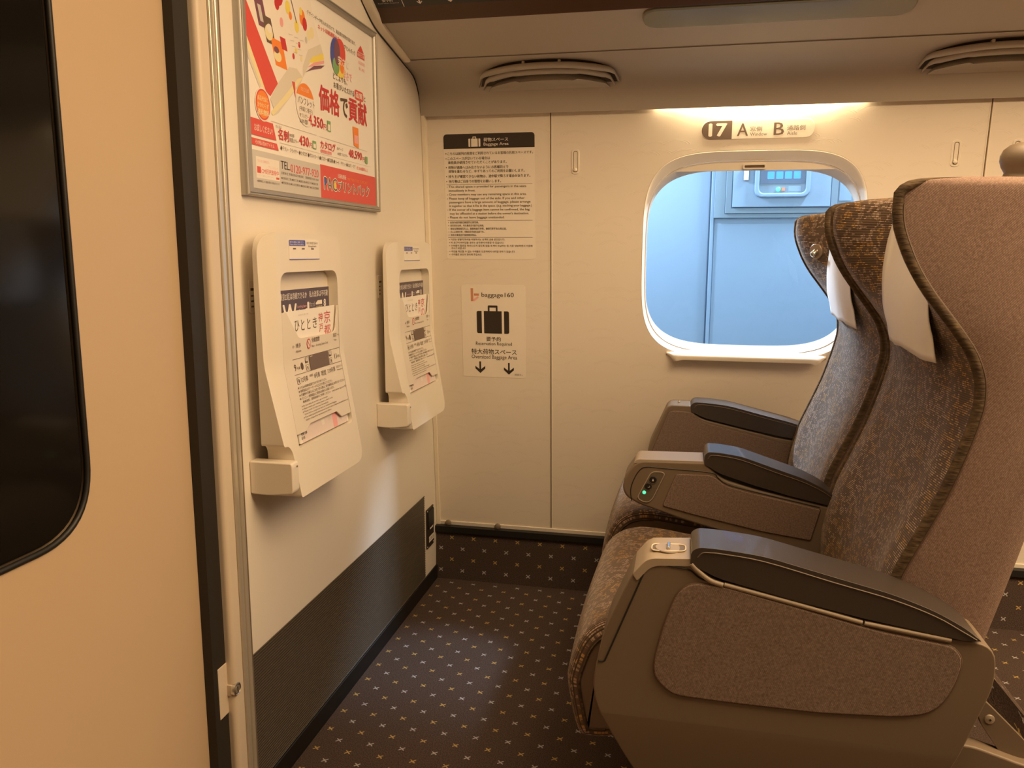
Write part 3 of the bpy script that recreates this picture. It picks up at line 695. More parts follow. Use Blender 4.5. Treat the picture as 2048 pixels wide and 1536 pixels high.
# ------------------------------------------------------------------ bulkhead: kick plate, outlet, door, lock
nr = 46; prof = []
for i in range(nr + 1):
    z = .050 + (.325 - .050) * i / nr
    prof += [(z, .0018)] if i == 0 else [(z - .0030, .0018), (z - .0022, .0036), (z - .0008, .0036), (z, .0018)]
rows = [[Vector((x, y, z)) for z, x in prof] for y in (1.3125, 2.372)]
tag(grid('kick_plate', rows, M['kick'], angle=30), 'dark ribbed kick plate along the foot of the bulkhead', 'kick plate')
ol = thing('power_outlet', 'black recessed outlet cover with two cream stickers low on the bulkhead by the corner', 'outlet', (0, 2.427, .14))
plate('cover_plate', rrect(2.390, .137, 2.463, .270, .004), [], 0, .004, YZ, M['brownprint'], ol, bevel=.001)
plate('flap', rrect(2.397, .205, 2.456, .262, .003), [], .004, .0075, YZ, M['black'], ol, bevel=.001)
for y, z in ((2.396, .264), (2.457, .264), (2.396, .143), (2.457, .143)): lathe('screw', [(.0028, 0), (.0024, .0012), (.0004, .0016)], (.004, y, z), (1, 0, 0), M['steel'], ol, n=12)
P = Print(lambda u, v, d: Vector((.0044 + d, u, v)))
P.rect(2.4210, .1960, 2.4530, .2170, M['sticker'], 1); P.text('100V', 2.426, .2000, 2.4490, .2130, M['brownprint2'], 2)
P.rect(2.4090, .1545, 2.4590, .1740, M['sticker'], 1); P.text('AC100V 2A', 2.4130, .1590, 2.4550, .1695, M['brownprint2'], 2)
P.build('sticker_print', ol)

dr = bpy.data.objects.new('door_1', None); C.objects.link(dr); dr.location = (-.03, .87, 0); dr['kind'] = 'structure'
GW = fillet([(.50, .701), (.963, .701), (.963, 1.80), (.50, 1.80)], .105, 12)
dl = plate('door_leaf', [(.425, .02), (1.253, .02), (1.253, 1.978), (.425, 1.978)], [GW], -.058, -.030, YZ, M['door'], dr, angle=30)
V, F = tube_geo([(-.0305, u, v) for u, v in GW], .0045, 8, closed=True)
mk('window_gasket', V, F, M['black'], dr, angle=60)
gp = fillet([(.504, .705), (.959, .705), (.959, 1.796), (.504, 1.796)], .102, 12)
plate('door_glass', gp, [], -.045, -.0325, YZ, M['glassdark'], dr, bevel=.006, seg=4)
box('edge_seal', (-.056, 1.253, .02), (-.032, 1.262, 1.978), M['black'], dr)
lk = thing('door_lock', 'round key lock on a small plate low on the bulkhead post beside the sliding door', 'lock', (0, 1.246, .29))
box('lock_plate', (-.0125, 1.2185, .245), (-.0105, 1.2475, .345), M['post'], lk, bevel=.001)
lathe('lock_ring', [(.0120, -.006), (.0120, .0012), (.0104, .0022), (.0092, .0012)], (.0042, 1.2530, .2905), (1, 0, 0), M['steel'], lk)
lathe('lock_barrel', [(.0078, 0), (.0074, .0010), (.0002, .0012)], (.0046, 1.2530, .2905), (1, 0, 0), M['bronze'], lk)
box('key_slot', (.0050, 1.2522, .2858), (.0061, 1.2540, .2952), M['black'], lk)
box('lock_boss', (-.0105, 1.2435, .2800), (-.002, 1.2475, .3010), M['post'], lk)

# ------------------------------------------------------------------ framed poster
pf = thing('poster_frame', 'silver framed advertising poster with an open book high on the bulkhead', 'framed poster', (0, 1.69, 1.42))
YO0, YO1, ZO0, ZO1 = 1.362, 2.019, 1.2005, 1.6435
def frame_bar(outer, inner):
    # four mitred bars with a rounded bead profile
    (a0, b0, a1, b1), (c0, d0, c1, d1) = outer, inner
    oc = [(a0, b0), (a1, b0), (a1, b1), (a0, b1)]; ic = [(c0, d0), (c1, d0), (c1, d1), (c0, d1)]
    for i in range(4):
        o1, o2, i1, i2 = [Vector(q) for q in (oc[i], oc[(i + 1) % 4], ic[i], ic[(i + 1) % 4])]
        rows = []
        for t, x in ((0, .0), (0, .009), (.05, .0125), (.15, .0145), (.30, .0145), (.36, .0125), (.42, .0145), (.80, .0150), (.93, .013), (1, .0105), (1, .006)):
            p = o1 + (i1 - o1) * t; q = o2 + (i2 - o2) * t
            rows.append([Vector((x, p.x, p.y)), Vector((x, q.x, q.y))])
        grid('frame_bar', rows, M['silver'], pf, angle=35)
frame_bar((YO0, ZO0, YO1, ZO1), (1.3855, 1.2155, 1.9990, 1.6275))
ps = plate('poster_sheet', [(1.384, 1.214), (2.0005, 1.214), (2.0005, 1.629), (1.384, 1.629)], [], .002, .0070, YZ, M['paper'], pf)
P = Print(lambda u, v, d: Vector((.0073 + d, u, v)))
W_ = M['white']; R_ = M['red']; K_ = M['brownprint2']
U0, U1, Z0, Z1 = 1.3855, 1.999, 1.2155, 1.6275
def clip(pts): return [(min(max(u, U0), U1), min(max(v, Z0), Z1)) for u, v in pts]
# open book
P.poly(clip([(1.3875, 1.575), (1.398, 1.545), (1.503, 1.421), (1.472, 1.392), (1.455, 1.398), (1.3875, 1.492)]), R_, 2)          # red cover
P.poly(clip([(1.3875, 1.492), (1.455, 1.398), (1.444, 1.390), (1.3875, 1.462)]), M['pale'], 2)
P.poly(clip([(1.3875, 1.470), (1.447, 1.392), (1.442, 1.388), (1.3875, 1.456)]), M['pageshade'], 3)
P.poly(clip([(1.395, 1.548), (1.3875, 1.575), (1.3875, 1.6275), (1.50, 1.6275), (1.61, 1.6275), (1.66, 1.615), (1.668, 1.585), (1.712, 1.522), (1.716, 1.50), (1.66, 1.487), (1.611, 1.4535), (1.585, 1.466), (1.553, 1.462), (1.503, 1.421)]), W_, 2)  # pages
P.poly([(1.503, 1.421), (1.553, 1.462), (1.585, 1.466), (1.611, 1.4535), (1.590, 1.440), (1.535, 1.402), (1.485, 1.368), (1.470, 1.387)], M['pageshade'], 3)   # page block
P.poly([(1.611, 1.4535), (1.594, 1.440), (1.545, 1.400), (1.478, 1.357), (1.4700, 1.3625), (1.530, 1.404), (1.588, 1.447)], M['pale'], 4)
P.poly([(1.478, 1.357), (1.500, 1.365), (1.600, 1.440), (1.611, 1.4535), (1.594, 1.440)], M['pageshade'], 3)
P.poly([(1.611, 1.4535), (1.612, 1.475), (1.640, 1.515), (1.700, 1.540), (1.712, 1.522), (1.660, 1.505)], M['pageshade'], 3)
P.poly([(1.640, 1.490), (1.660, 1.505), (1.712, 1.524), (1.716, 1.512), (1.665, 1.494)], M['yellow'], 4)
P.poly([(1.632, 1.478), (1.665, 1.495), (1.716, 1.510), (1.716, 1.504), (1.668, 1.489)], M['pink'], 4)
P.poly([(1.622, 1.466), (1.665, 1.488), (1.718, 1.500), (1.700, 1.490), (1.655, 1.478)], M['plum'], 4)
def quad(c, w_, h, m, lay=4, sk=-.35):
    P.poly([(c[0] - w_ / 2 - sk * h / 2, c[1] - h / 2 - .25 * w_ * 0), (c[0] + w_ / 2 - sk * h / 2, c[1] - h / 2), (c[0] + w_ / 2 + sk * h / 2, c[1] + h / 2), (c[0] - w_ / 2 + sk * h / 2, c[1] + h / 2)], m, lay)
quad((1.447, 1.540), .034, .056, M['plum']); quad((1.447, 1.535), .012, .028, M['grayprint'], 5); quad((1.476, 1.512), .034, .046, M['brown3']); P.disc(1.476, 1.508, .015, .014, M['pale'], 5); P.disc(1.478, 1.516, .010, .008, W_, 6)
quad((1.513, 1.478), .046, .048, M['orange']); P.disc(1.507, 1.472, .015, .010, M['pale'], 5); P.disc(1.503, 1.483, .010, .006, M['plum'], 5); quad((1.533, 1.501), .022, .022, M['red2'])
for c, r_, m in (((1.495, 1.598), .018, M['red2']), ((1.520, 1.590), .022, M['red2']), ((1.548, 1.606), .018, M['pink']), ((1.512, 1.570), .012, M['red2']), ((1.556, 1.575), .013, M['yellow']), ((1.566, 1.562), .008, M['orange']), ((1.592, 1.548), .012, M['yellow']), ((1.618, 1.572), .016, M['orange']), ((1.628, 1.562), .013, M['red2']), ((1.612, 1.583), .008, M['yellow']), ((1.645, 1.545), .011, M['pale']), ((1.660, 1.553), .012, M['pale']), ((1.632, 1.532), .007, M['grayprint']), ((1.528, 1.540), .009, M['pink']), ((1.600, 1.515), .006, M['red2']), ((1.585, 1.500), .006, M['yellow']), ((1.573, 1.487), .006, M['red2']), ((1.420, 1.588), .006, M['orange']), ((1.435, 1.597), .006, M['pink']), ((1.608, 1.490), .006, M['pale'])):
    P.disc(c[0], c[1], r_ * .8, r_, m, 4, 14)
P.line(1.565, 1.605, 1.592, 1.555, .003, M['brown3'], 4); P.line(1.548, 1.62, 1.530, 1.595, .003, M['greenprint'], 5)
for i in range(9): P.line(1.555 + .006 * i, 1.525 - .010 * (i % 4), 1.572 + .006 * i, 1.527 - .010 * (i % 4), .0012, M['grayprint'], 4)
# headline block
P.text('デザインデータを入れるだけで、高品質印刷物が届きます。', 1.640, 1.5835, 1.893, 1.5925, K_, rot=-.015)
P.text('ネット印刷通販なら', 1.690, 1.5690, 1.800, 1.5790, R_, bold=.01); P.text('プリントパック', 1.825, 1.5580, 1.890, 1.5700, K_, bold=.012)
for (du, dv, ru, rv, m, ly) in ((0, 0, .032, .040, M['blue'], 2), (.022, .012, .028, .030, R_, 3), (.018, -.026, .026, .018, M['yellow'], 3), (-.004, -.022, .018, .018, M['greenprint'], 3), (.004, .008, .016, .028, M['plum'], 4), (.028, -.018, .012, .014, M['orange'], 4)): P.disc(1.782 + du, 1.534 + dv, ru, rv, m, ly)
P.text('安さと', 1.789, 1.518, 1.850, 1.538, W_, 6, bold=.02); P.text('早さで', 1.815, 1.492, 1.865, 1.512, M['pink'], 6, bold=.01)
P.poly([(1.902, 1.560), (1.947, 1.560), (1.947, 1.572), (1.902, 1.572)], R_, 3); P.poly([(1.905, 1.574), (1.944, 1.574), (1.925, 1.590)], R_, 3); P.text('自社工場', 1.904, 1.562, 1.945, 1.570, W_, 4)
P.text('高品質保証', 1.908, 1.545, 1.948, 1.553, M['pink']); P.text('安心対応', 1.910, 1.531, 1.946, 1.539, M['pink'])
P.text('どこよりも、', 1.760, 1.4815, 1.838, 1.4950, K_, bold=.012); P.text('お喜びいただける', 1.7620, 1.4625, 1.8770, 1.4760, K_, bold=.012)
P.rect(1.8810, 1.4595, 1.9320, 1.4815, R_, 2, .007); P.text('品質', 1.8860, 1.4635, 1.9270, 1.4775, W_, 4, bold=.02); P.text('と', 1.9355, 1.4630, 1.9470, 1.4750, K_, bold=.012)
P.text('価格', 1.6840, 1.4020, 1.7905, 1.4575, M['red2'], bold=.025); P.text('で', 1.7960, 1.4070, 1.8380, 1.4500, K_, bold=.025); P.text('貢献', 1.8410, 1.4035, 1.9530, 1.4590, M['red2'], bold=.025)
# round price badge
P.disc(1.618, 1.400, .0425, .0430, W_, 4); P.disc(1.618, 1.400, .0425, .0430, M['orange'], 5, 20, PI * .13, PI * .87); P.text('たとえば', 1.6010, 1.4265, 1.6350, 1.4345, W_, 7)
P.poly([(1.562, 1.437), (1.574, 1.437), (1.574, 1.407)], R_, 5)
P.text('パンフレット', 1.5830, 1.3990, 1.6600, 1.4140, K_, 6, bold=.012); P.text('(中綴じ冊子)', 1.5890, 1.3840, 1.6490, 1.3955, K_, 6); P.text('8P フルカラー', 1.5900, 1.3730, 1.6300, 1.3815, K_, 6); P.text('100部', 1.5910, 1.3610, 1.6250, 1.3710, K_, 6, bold=.01)
P.text('4,350', 1.6290, 1.3600, 1.7000, 1.3855, M['red2'], 6, bold=.02); P.text('円', 1.7020, 1.3630, 1.7165, 1.3755, M['red2'], 6, bold=.01)
P.rect(1.7210, 1.3625, 1.7390, 1.3855, M['greenprint'], 3); P.rect(1.7240, 1.3650, 1.7360, 1.3780, W_, 4)
P.disc(1.4405, 1.3710, .0290, .0305, W_, 6, 32); P.disc(1.4405, 1.3710, .0265, .0280, R_, 7, 32); P.disc(1.4405, 1.3710, .0235, .0250, M['orange'], 8, 32)
P.text('商品代金に', 1.4210, 1.3770, 1.4600, 1.3860, M['pale'], 9, bold=.01); P.text('かかわらず', 1.4200, 1.3650, 1.4610, 1.3740, M['pale'], 9, bold=.01); P.text('送料無料', 1.4190, 1.3510, 1.4620, 1.3625, M['pale'], 9, bold=.02)
# price rows
P.rect(1.47, 1.3455, 1.665, 1.3464, M['grayprint'], 2); P.rect(1.679, 1.3450, 1.951, 1.3459, M['grayprint'], 2); P.rect(1.50, 1.3095, 1.97, 1.3102, M['grayprint'], 2)
P.poly([(U0, 1.3115), (1.4870, 1.3115), (1.4755, 1.3420), (U0, 1.3420)], R_, 3); P.text('お試しください!', 1.4050, 1.3195, 1.4725, 1.3330, W_, 4, bold=.01)
P.poly([(U0, 1.2935), (1.4945, 1.2935), (1.4880, 1.3060), (U0, 1.3060)], R_, 3); P.text('その他人気のアイテム', 1.4060, 1.2960, 1.4770, 1.3035, W_, 4, bold=.01)
P.text('たとえば', 1.4870, 1.3365, 1.5100, 1.3420, K_); P.text('名刺', 1.4950, 1.3150, 1.5390, 1.3370, M['red2'], bold=.02); P.text('100部', 1.5410, 1.3270, 1.5620, 1.3340, K_); P.text('両面カラー', 1.5410, 1.3165, 1.5800, 1.3245, K_)
P.text('430', 1.5830, 1.3160, 1.6275, 1.3360, M['red2'], bold=.02); P.text('円', 1.6300, 1.3165, 1.6415, 1.3265, M['red2']); P.rect(1.6450, 1.3160, 1.6620, 1.3325, M['greenprint'], 3); P.rect(1.6475, 1.3180, 1.6595, 1.3270, W_, 4)
P.text('カタログ', 1.6830, 1.3210, 1.7610, 1.3390, M['red2'], bold=.02); P.rect(1.6835, 1.3130, 1.7390, 1.3195, M['pink'], 3); P.text('(無線綴じ冊子)', 1.685, 1.3138, 1.738, 1.3188, M['red2'], 4)
P.text('36ページ', 1.7700, 1.3285, 1.8020, 1.3350, K_); P.text('100部 フルカラー', 1.7720, 1.3170, 1.8300, 1.3240, K_)
P.text('48,590', 1.8340, 1.3170, 1.9150, 1.3385, M['red2'], bold=.02); P.text('円', 1.9180, 1.3180, 1.9310, 1.3285, M['red2']); P.rect(1.9345, 1.3150, 1.9500, 1.3320, M['greenprint'], 3)
P.poly([(1.867, 1.350), (1.896, 1.346), (1.896, 1.393), (1.862, 1.393)], M['orange'], 3); P.rect(1.871, 1.356, 1.892, 1.375, M['pink'], 4)
P.text('◆チラシ・フライヤー ◆カタログ ◆ポストカード ◆ポスター ◆写真集 ◆カード・チケット ◆のぼり・マグ', 1.5020, 1.2955, 1.8720, 1.3050, K_); P.text('他 200種類以上', 1.8800, 1.2955, 1.9500, 1.3035, R_)
# footer
P.poly([(U0, Z0), (1.6775, Z0), (1.6775, 1.2850), (U0, 1.2850)], M['grayprint'], 2); P.rect(1.6775, Z0, U1, 1.2870, R_, 2)
P.rect(1.4050, 1.2350, 1.4930, 1.2740, W_, 3); P.text('「なるほど価格宣言」', 1.4100, 1.2640, 1.4550, 1.2690, M['pink'], 4); P.text('プリントパック', 1.4500, 1.2550, 1.4880, 1.2605, M['pink'], 4)
P.rect(1.4080, 1.2440, 1.4220, 1.2560, R_, 4); P.text('CM好評放映中', 1.4240, 1.2440, 1.4900, 1.2540, R_, 4, bold=.01); P.text('くわしくはウェブサイトへ', 1.4080, 1.2380, 1.4680, 1.2420, M['grayprint'], 4); P.rect(1.479, 1.2375, 1.491, 1.2415, R_, 4)
P.text('※放映地域により番組が異なる場合があります', 1.406, 1.2270, 1.4920, 1.2315, M['brown3'], 4)
P.text('TEL.', 1.4995, 1.2600, 1.5385, 1.2755, M['brownprint'], 4, bold=.01); P.text('0120-977-920', 1.5400, 1.2570, 1.6680, 1.2730, R_, 4, bold=.015)
P.text('京都本社 京都府向日市森本町　営業時間 9:00-18:00', 1.5000, 1.2495, 1.6665, 1.2550, M['brown3'], 4)
P.text('●京都本社工場 ●東京工場 ●福岡工場 ●埼玉工場 ●滋賀工場', 1.5000, 1.2400, 1.6630, 1.2450, M['brown3'], 4); P.text('●愛知物流 ●仙台営業所 ●横浜営業所 ●広島営業所', 1.5000, 1.2310, 1.6665, 1.2360, M['brown3'], 4)
P.text('印刷通販', 1.7690, 1.2650, 1.8150, 1.2750, W_, 4, bold=.01); P.text('MY PRINTING SUPPORT', 1.8240, 1.2640, 1.9450, 1.2710, M['orange'], 4)
for tx, a, b_, lo, hi in (('PAC', 1.6920, 1.7640, 1.2330, 1.2640), ('プリントパック', 1.7660, 1.9560, 1.2330, 1.2610)):
    P.text(tx, a, lo, b_, hi, W_, 4, bold=.055); P.text(tx, a + .0025, lo + .002, b_ - .0025, hi - .002, M['brown3'], 6, bold=.012)
P.disc(1.700, 1.252, .006, .008, M['blue'], 7); P.disc(1.752, 1.247, .006, .008, M['yellow'], 7)
P.build('poster_print', ps)

# ------------------------------------------------------------------ fold-up tables on the bulkhead
def xf(z): return .052 + max(0, .88 - z) * .165 if z > .62 else .095
def TF(off): return lambda u, v, d: Vector((xf(v) + off + d, u, v))
def face_plate(name, outer, holes, d0, d1, m, parent, **k):
    return plate(name, outer, holes, d0, d1, lambda u, v, d: Vector((xf(v) + d, u, v)), m, parent, cuts=[(1, [.66, .70, .74, .78, .82, .86, .88, .90])], **k)
CZ = [.66, .70, .74, .78, .82, .86, .88, .90]
TOUT = fillet([(1.3460, .735), (1.3460, 1.1335), (1.6720, 1.1335), (1.6740, .632), (1.3700, .632), (1.3690, .722), (1.3600, .735)], [.006, .045, .045, .035, .006, .012, .008], 7)
HOLE = fillet([(1.3950, .722), (1.6530, .722), (1.6500, 1.0595), (1.3950, 1.0595)], [.006, .014, .028, .028], 6)
PANEL = fillet([(1.3965, .748), (1.4380, .748), (1.4580, .759), (1.5830, .759), (1.6040, .744), (1.6515, .744), (1.6490, .9830), (1.6470, .9830), (1.6330, .9310), (1.6200, .9250), (1.4620, .9290), (1.4140, .9840), (1.3965, .9830)], [.002, .004, .004, .004, .004, .002, .001, .001, .012, .012, .012, .002, .001], 5)
def fold_table(label):
    t = thing('folding_table', label, 'folding table', (0, 1.51, .632), 'fold-up tables on the bulkhead')
    soft = lambda u, v: interp([(.70, .001), (.757, .005), (.833, .0098), (.88, .0125), (.93, .0185), (1.2, .0190)], v) * (1 - smt(1.340, 1.394, u))
    bm = plate_bm(TOUT, [HOLE], 0, 1, lambda u, v, d: Vector((.025 + d * (xf(v) - soft(u, v) - .025), u, v)), [(1, CZ), (0, [1.352, 1.359, 1.366, 1.373, 1.380, 1.387])])
    from_bm('table_body', bm, M['plastic'], t, bevel=.005, seg=4)
    plate('pocket_back', HOLE, [], .0265, .0285, YZ, M['plastic2'], t)
    pn = face_plate('pocket_panel', PANEL, [], -.0035, -.0002, M['plastic2'], t, bevel=.001, seg=2)
    P = Print(TF(.0004)); k = M['brownprint2']
    # seat map and notes
    P.text('← 博多', 1.4320, .9110, 1.4680, .9200, k); P.text('Hakata', 1.4460, .9020, 1.4680, .9070, k); P.text('東京 →', 1.6190, .9150, 1.6470, .9240, k); P.text('Tokyo', 1.6210, .9060, 1.6350, .9110, k)
    P.disc(1.5020, .9140, .0085, .0105, M['red2'], 2); P.disc(1.5020, .9140, .0065, .0080, M['plastic2'], 3); P.line(1.497, .920, 1.507, .908, .0018, M['red2'], 4)
    P.text('全席禁煙', 1.5150, .9150, 1.5520, .9250, k, bold=.01); P.text('Non - Smoking Seats Only', 1.5150, .9040, 1.5920, .9100, k)
    P.rect(1.4300, .8895, 1.5000, .8904, k, 2); P.rect(1.5900, .8895, 1.6500, .8904, k, 2); P.rect(1.4300, .8590, 1.6510, .8599, k, 2)
    P.rect(1.5000, .8590, 1.5900, .8905, M['brown3'], 2, .003)
    for a, b, c, d in ((1.504, .8765, 1.516, .8880), (1.504, .8615, 1.516, .8730), (1.576, .8760, 1.587, .8885)): P.rect(a, b, c, d, M['sticker'], 3, .002); P.disc((a + c) / 2, (b + d) / 2, .0025, .004, k, 4, 10)
    P.text('10', 1.531, .8690, 1.544, .8795, M['sticker'], 4); P.text('号車', 1.546, .8695, 1.556, .8750, M['sticker'], 4); P.disc(1.562, .8740, .0048, .0062, M['sticker'], 4)
    for a, b in ((1.483, .8765), (1.483, .8615), (1.594, .8765), (1.594, .8615)):
        P.rect(a, b, a + .012, b + .0115, k, 2, .002); P.rect(a + .0008, b + .0008, a + .0112, b + .0107, M['plastic2'], 3, .002); P.disc(a + .006, b + .0055, .0026, .0038, k, 4, 10)
    P.text('9', 1.434, .8670, 1.442, .8800, k); P.text('号車', 1.445, .8680, 1.458, .8740, k); P.disc(1.467, .8730, .0055, .0072, k, 2); P.text('11', 1.620, .8680, 1.630, .8790, k); P.text('号車', 1.632, .8690, 1.645, .8750, k)
    P.text('12号車', 1.4530, .8415, 1.4820, .8525, k); P.text('8号車', 1.5110, .8415, 1.5360, .8525, k); P.text('7,10号車', 1.5740, .8420, 1.6120, .8530, k)
    P.rect(1.436, .8405, 1.4490, .8535, k, 2, .002); P.rect(1.4368, .8413, 1.4482, .8527, M['plastic2'], 3, .002); P.disc(1.4425, .847, .0028, .0042, k, 4, 10)
    P.text('車掌室', 1.4900, .8475, 1.5060, .8525, k); P.text('喫煙', 1.5430, .8415, 1.5660, .8525, k); P.text('多目的室 バリアフリー', 1.6180, .8475, 1.6490, .8530, k); P.text('Multipurpose', 1.6200, .8415, 1.6480, .8450, k)
    for i, (t_, a, b) in enumerate((('かけ込み乗車は危険ですのでおやめください。', 1.4400, 1.5620), ('携帯電話はマナーモードなどに切り替えてください。', 1.4400, 1.5880), ('不審物や不審な人にお気づきの際は、駅や乗務員にお知らせください。', 1.4400, 1.6480), ('パソコン・携帯電話のご使用はお静かにお願いします。', 1.4400, 1.5900), ("乗務員室、電源設備はご利用ください。 Let's power up your PC!", 1.4420, 1.6510))):
        P.text(t_, a, .8305 - .0072 * i, b, .8362 - .0072 * i, k, bold=.006)
        if i < 4: P.disc(1.4355, .8335 - .0072 * i, .0016, .0018, k, 3, 8)
    for i, (t_, a, b) in enumerate((('For your safety, do not rush to get on the train.', 1.4400, 1.5520), ('Please switch your mobile phone to silent mode.', 1.4400, 1.5750), ('Please notify the train crew immediately', 1.4400, 1.5500), ('if you find any suspicious items or unattended baggage.', 1.4400, 1.5900), ('Power outlets located by window seats can be used for laptop computers and mobile phones only.', 1.4400, 1.6480), ('Sudden voltage drop may cause power failure.', 1.4400, 1.5580))):
        P.text(t_, a, .7948 - .0056 * i, b, .7990 - .0056 * i, k)
        if i in (0, 1, 2, 4): P.disc(1.4355, .7970 - .0056 * i, .0010, .0012, k, 3, 8)
    P.build('panel_print', pn)
    # instruction sticker, its three square codes left blank
    st = face_plate('sticker', rrect(1.4340, 1.0830, 1.5640, 1.1215, .004), [], -.0005, .0008, M['white'], t)
    P = Print(TF(.0010)); P.rect(1.4340, 1.1095, 1.5020, 1.1210, M['blue'], 1, .003); P.text('車内での通話はご遠慮ください', 1.4370, 1.1150, 1.4950, 1.1190, M['white'], 2); P.text('Please refrain from talking', 1.4370, 1.1105, 1.4950, 1.1140, M['white'], 2)
    P.text('中文 中文 한국어', 1.5080, 1.1130, 1.5560, 1.1180, M['brownprint2'], 2); P.text('English', 1.5150, 1.1070, 1.5500, 1.1110, M['brownprint2'], 2)
    for q in (1.4555, 1.4925, 1.5330): P.rect(q - .006, 1.1030, q + .006, 1.1055, M['brownprint2'], 2)
    P.rect(1.4340, 1.0830, 1.5640, 1.0845, M['blue'], 1); P.build('sticker_print', st)
    # hinge arm at the lower left, latch plate on the wall behind
    ha = plate('hinge_arm', fillet([(0, .642), (0, .7065), (.0865, .7065), (.0890, .700), (.0890, .652), (.086, .646), (.040, .640)], [0, .004, .006, .004, .006, .004, .03], 4), [], 1.3420, 1.3685, XZ, M['plastic'], t, bevel=.004)
    lathe('hinge_screw', [(.0022, 0), (.0018, .0008), (.0002, .001)], (.0893, 1.3600, .697), (1, 0, 0), M['bronze2'], t, n=12)
    plate('hinge_arm', fillet([(0, .642), (0, .7065), (.075, .7065), (.078, .700), (.078, .652)], [0, .004, .006, .004, .006], 4), [], 1.6480, 1.6700, XZ, M['plastic'], t, bevel=.004)
    plate('side_rivet', rrect(1.6742, .696, 1.6755, .704, .0004), [], .074, .082, YZ, M['trimlight'], t)
    lp = plate('latch_plate', rrect(1.3680, .985, 1.3980, 1.046, .004), [], 0, .003, YZ, M['plastic2'], t, bevel=.001)
    P = Print(lambda u, v, d: Vector((.0032 + d, u, v))); P.rect(1.3720, 1.026, 1.3900, 1.031, M['brownprint2'], 1)
    for q in (1.018, 1.008, .998): P.rect(1.3720, q - .003, 1.3820, q, M['brownprint2'], 1)
    P.build('latch_print', lp)
    return t
t1 = fold_table('folded cream table nearer the sliding door, with magazines in its pocket')
def copy_tree(o, parent=None):
    c = o.copy(); C.objects.link(c)
    if parent: c.parent = parent
    for ch in list(o.children): copy_tree(ch, c)
    return c
DT = Vector((0, .648, -.0085))
t2 = copy_tree(t1); t2.location = t1.location + DT; t2['label'] = 'folded cream table nearer the window wall, with magazines in its pocket'

def mag_grid(name, u0, u1, z0, z1, off, th, m, parent):
    n = 10; bm = []
    rows = []
    for i in range(n + 1):
        z = z0 + (z1 - z0) * i / n; x = xf(z) - off
        rows.append([Vector((x, u0, z)), Vector((x, u1, z)), Vector((x - th, u1, z)), Vector((x - th, u0, z))])
    V = [p for r in rows for p in r]; F = []
    for i in range(n):
        for k in range(4): F.append((i * 4 + k, i * 4 + (k + 1) % 4, (i + 1) * 4 + (k + 1) % 4, (i + 1) * 4 + k))
    F += [(0, 1, 2, 3), tuple(n * 4 + k for k in range(4))]
    return mk(name, V, F, m, parent, angle=20)
def magazine_dark(label):
    t = thing('magazine', label, 'magazine', (.04, 1.51, .73), 'magazines in the table pockets')
    mag_grid('cover', 1.4050, 1.6340, .735, 1.0245, .0135, .0006, M['navy'], t); mag_grid('pages', 1.4030, 1.6320, .736, 1.0215, .0142, .0040, M['paper'], t)
    P = Print(lambda u, v, d: Vector((xf(v) - .0133 + d, u, v))); W = M['white']
    P.text('東京23区は存続できるか', 1.4150, 1.0050, 1.5290, 1.0185, W, 2, bold=.012); P.text('私大改革は不可避', 1.5400, 1.0050, 1.6280, 1.0185, W, 2, bold=.012)
    P.text('W', 1.4250, .9560, 1.4830, .9970, W, 2, bold=.02); P.text('e', 1.4780, .9560, 1.5080, .9800, W, 2, bold=.02); P.text('d', 1.5080, .9560, 1.5380, .9970, W, 2, bold=.02); P.text('g', 1.5400, .9500, 1.5680, .9830, W, 2, bold=.02); P.text('e', 1.5720, .9560, 1.6000, .9800, W, 2, bold=.02)
    P.text('Looking Japan', 1.4860, .9860, 1.5260, .9925, M['pink'], 2); P.text('Forward', 1.4920, .9790, 1.5220, .9845, M['pink'], 2); P.text('ウェッジ', 1.5400, .9860, 1.5650, .9960, W, 2)
    P.poly([(1.568, .992), (1.578, .9975), (1.598, .9975), (1.598, .989), (1.570, .989)], W, 2); P.text('2020年8月', 1.5700, .9820, 1.5980, .9865, M['pale'], 2); P.text('8', 1.6060, .9830, 1.6170, .9990, W, 2, bold=.02); P.text('定価', 1.6060, .9760, 1.6180, .9800, W, 2)
    P.build('cover_print', t); return t
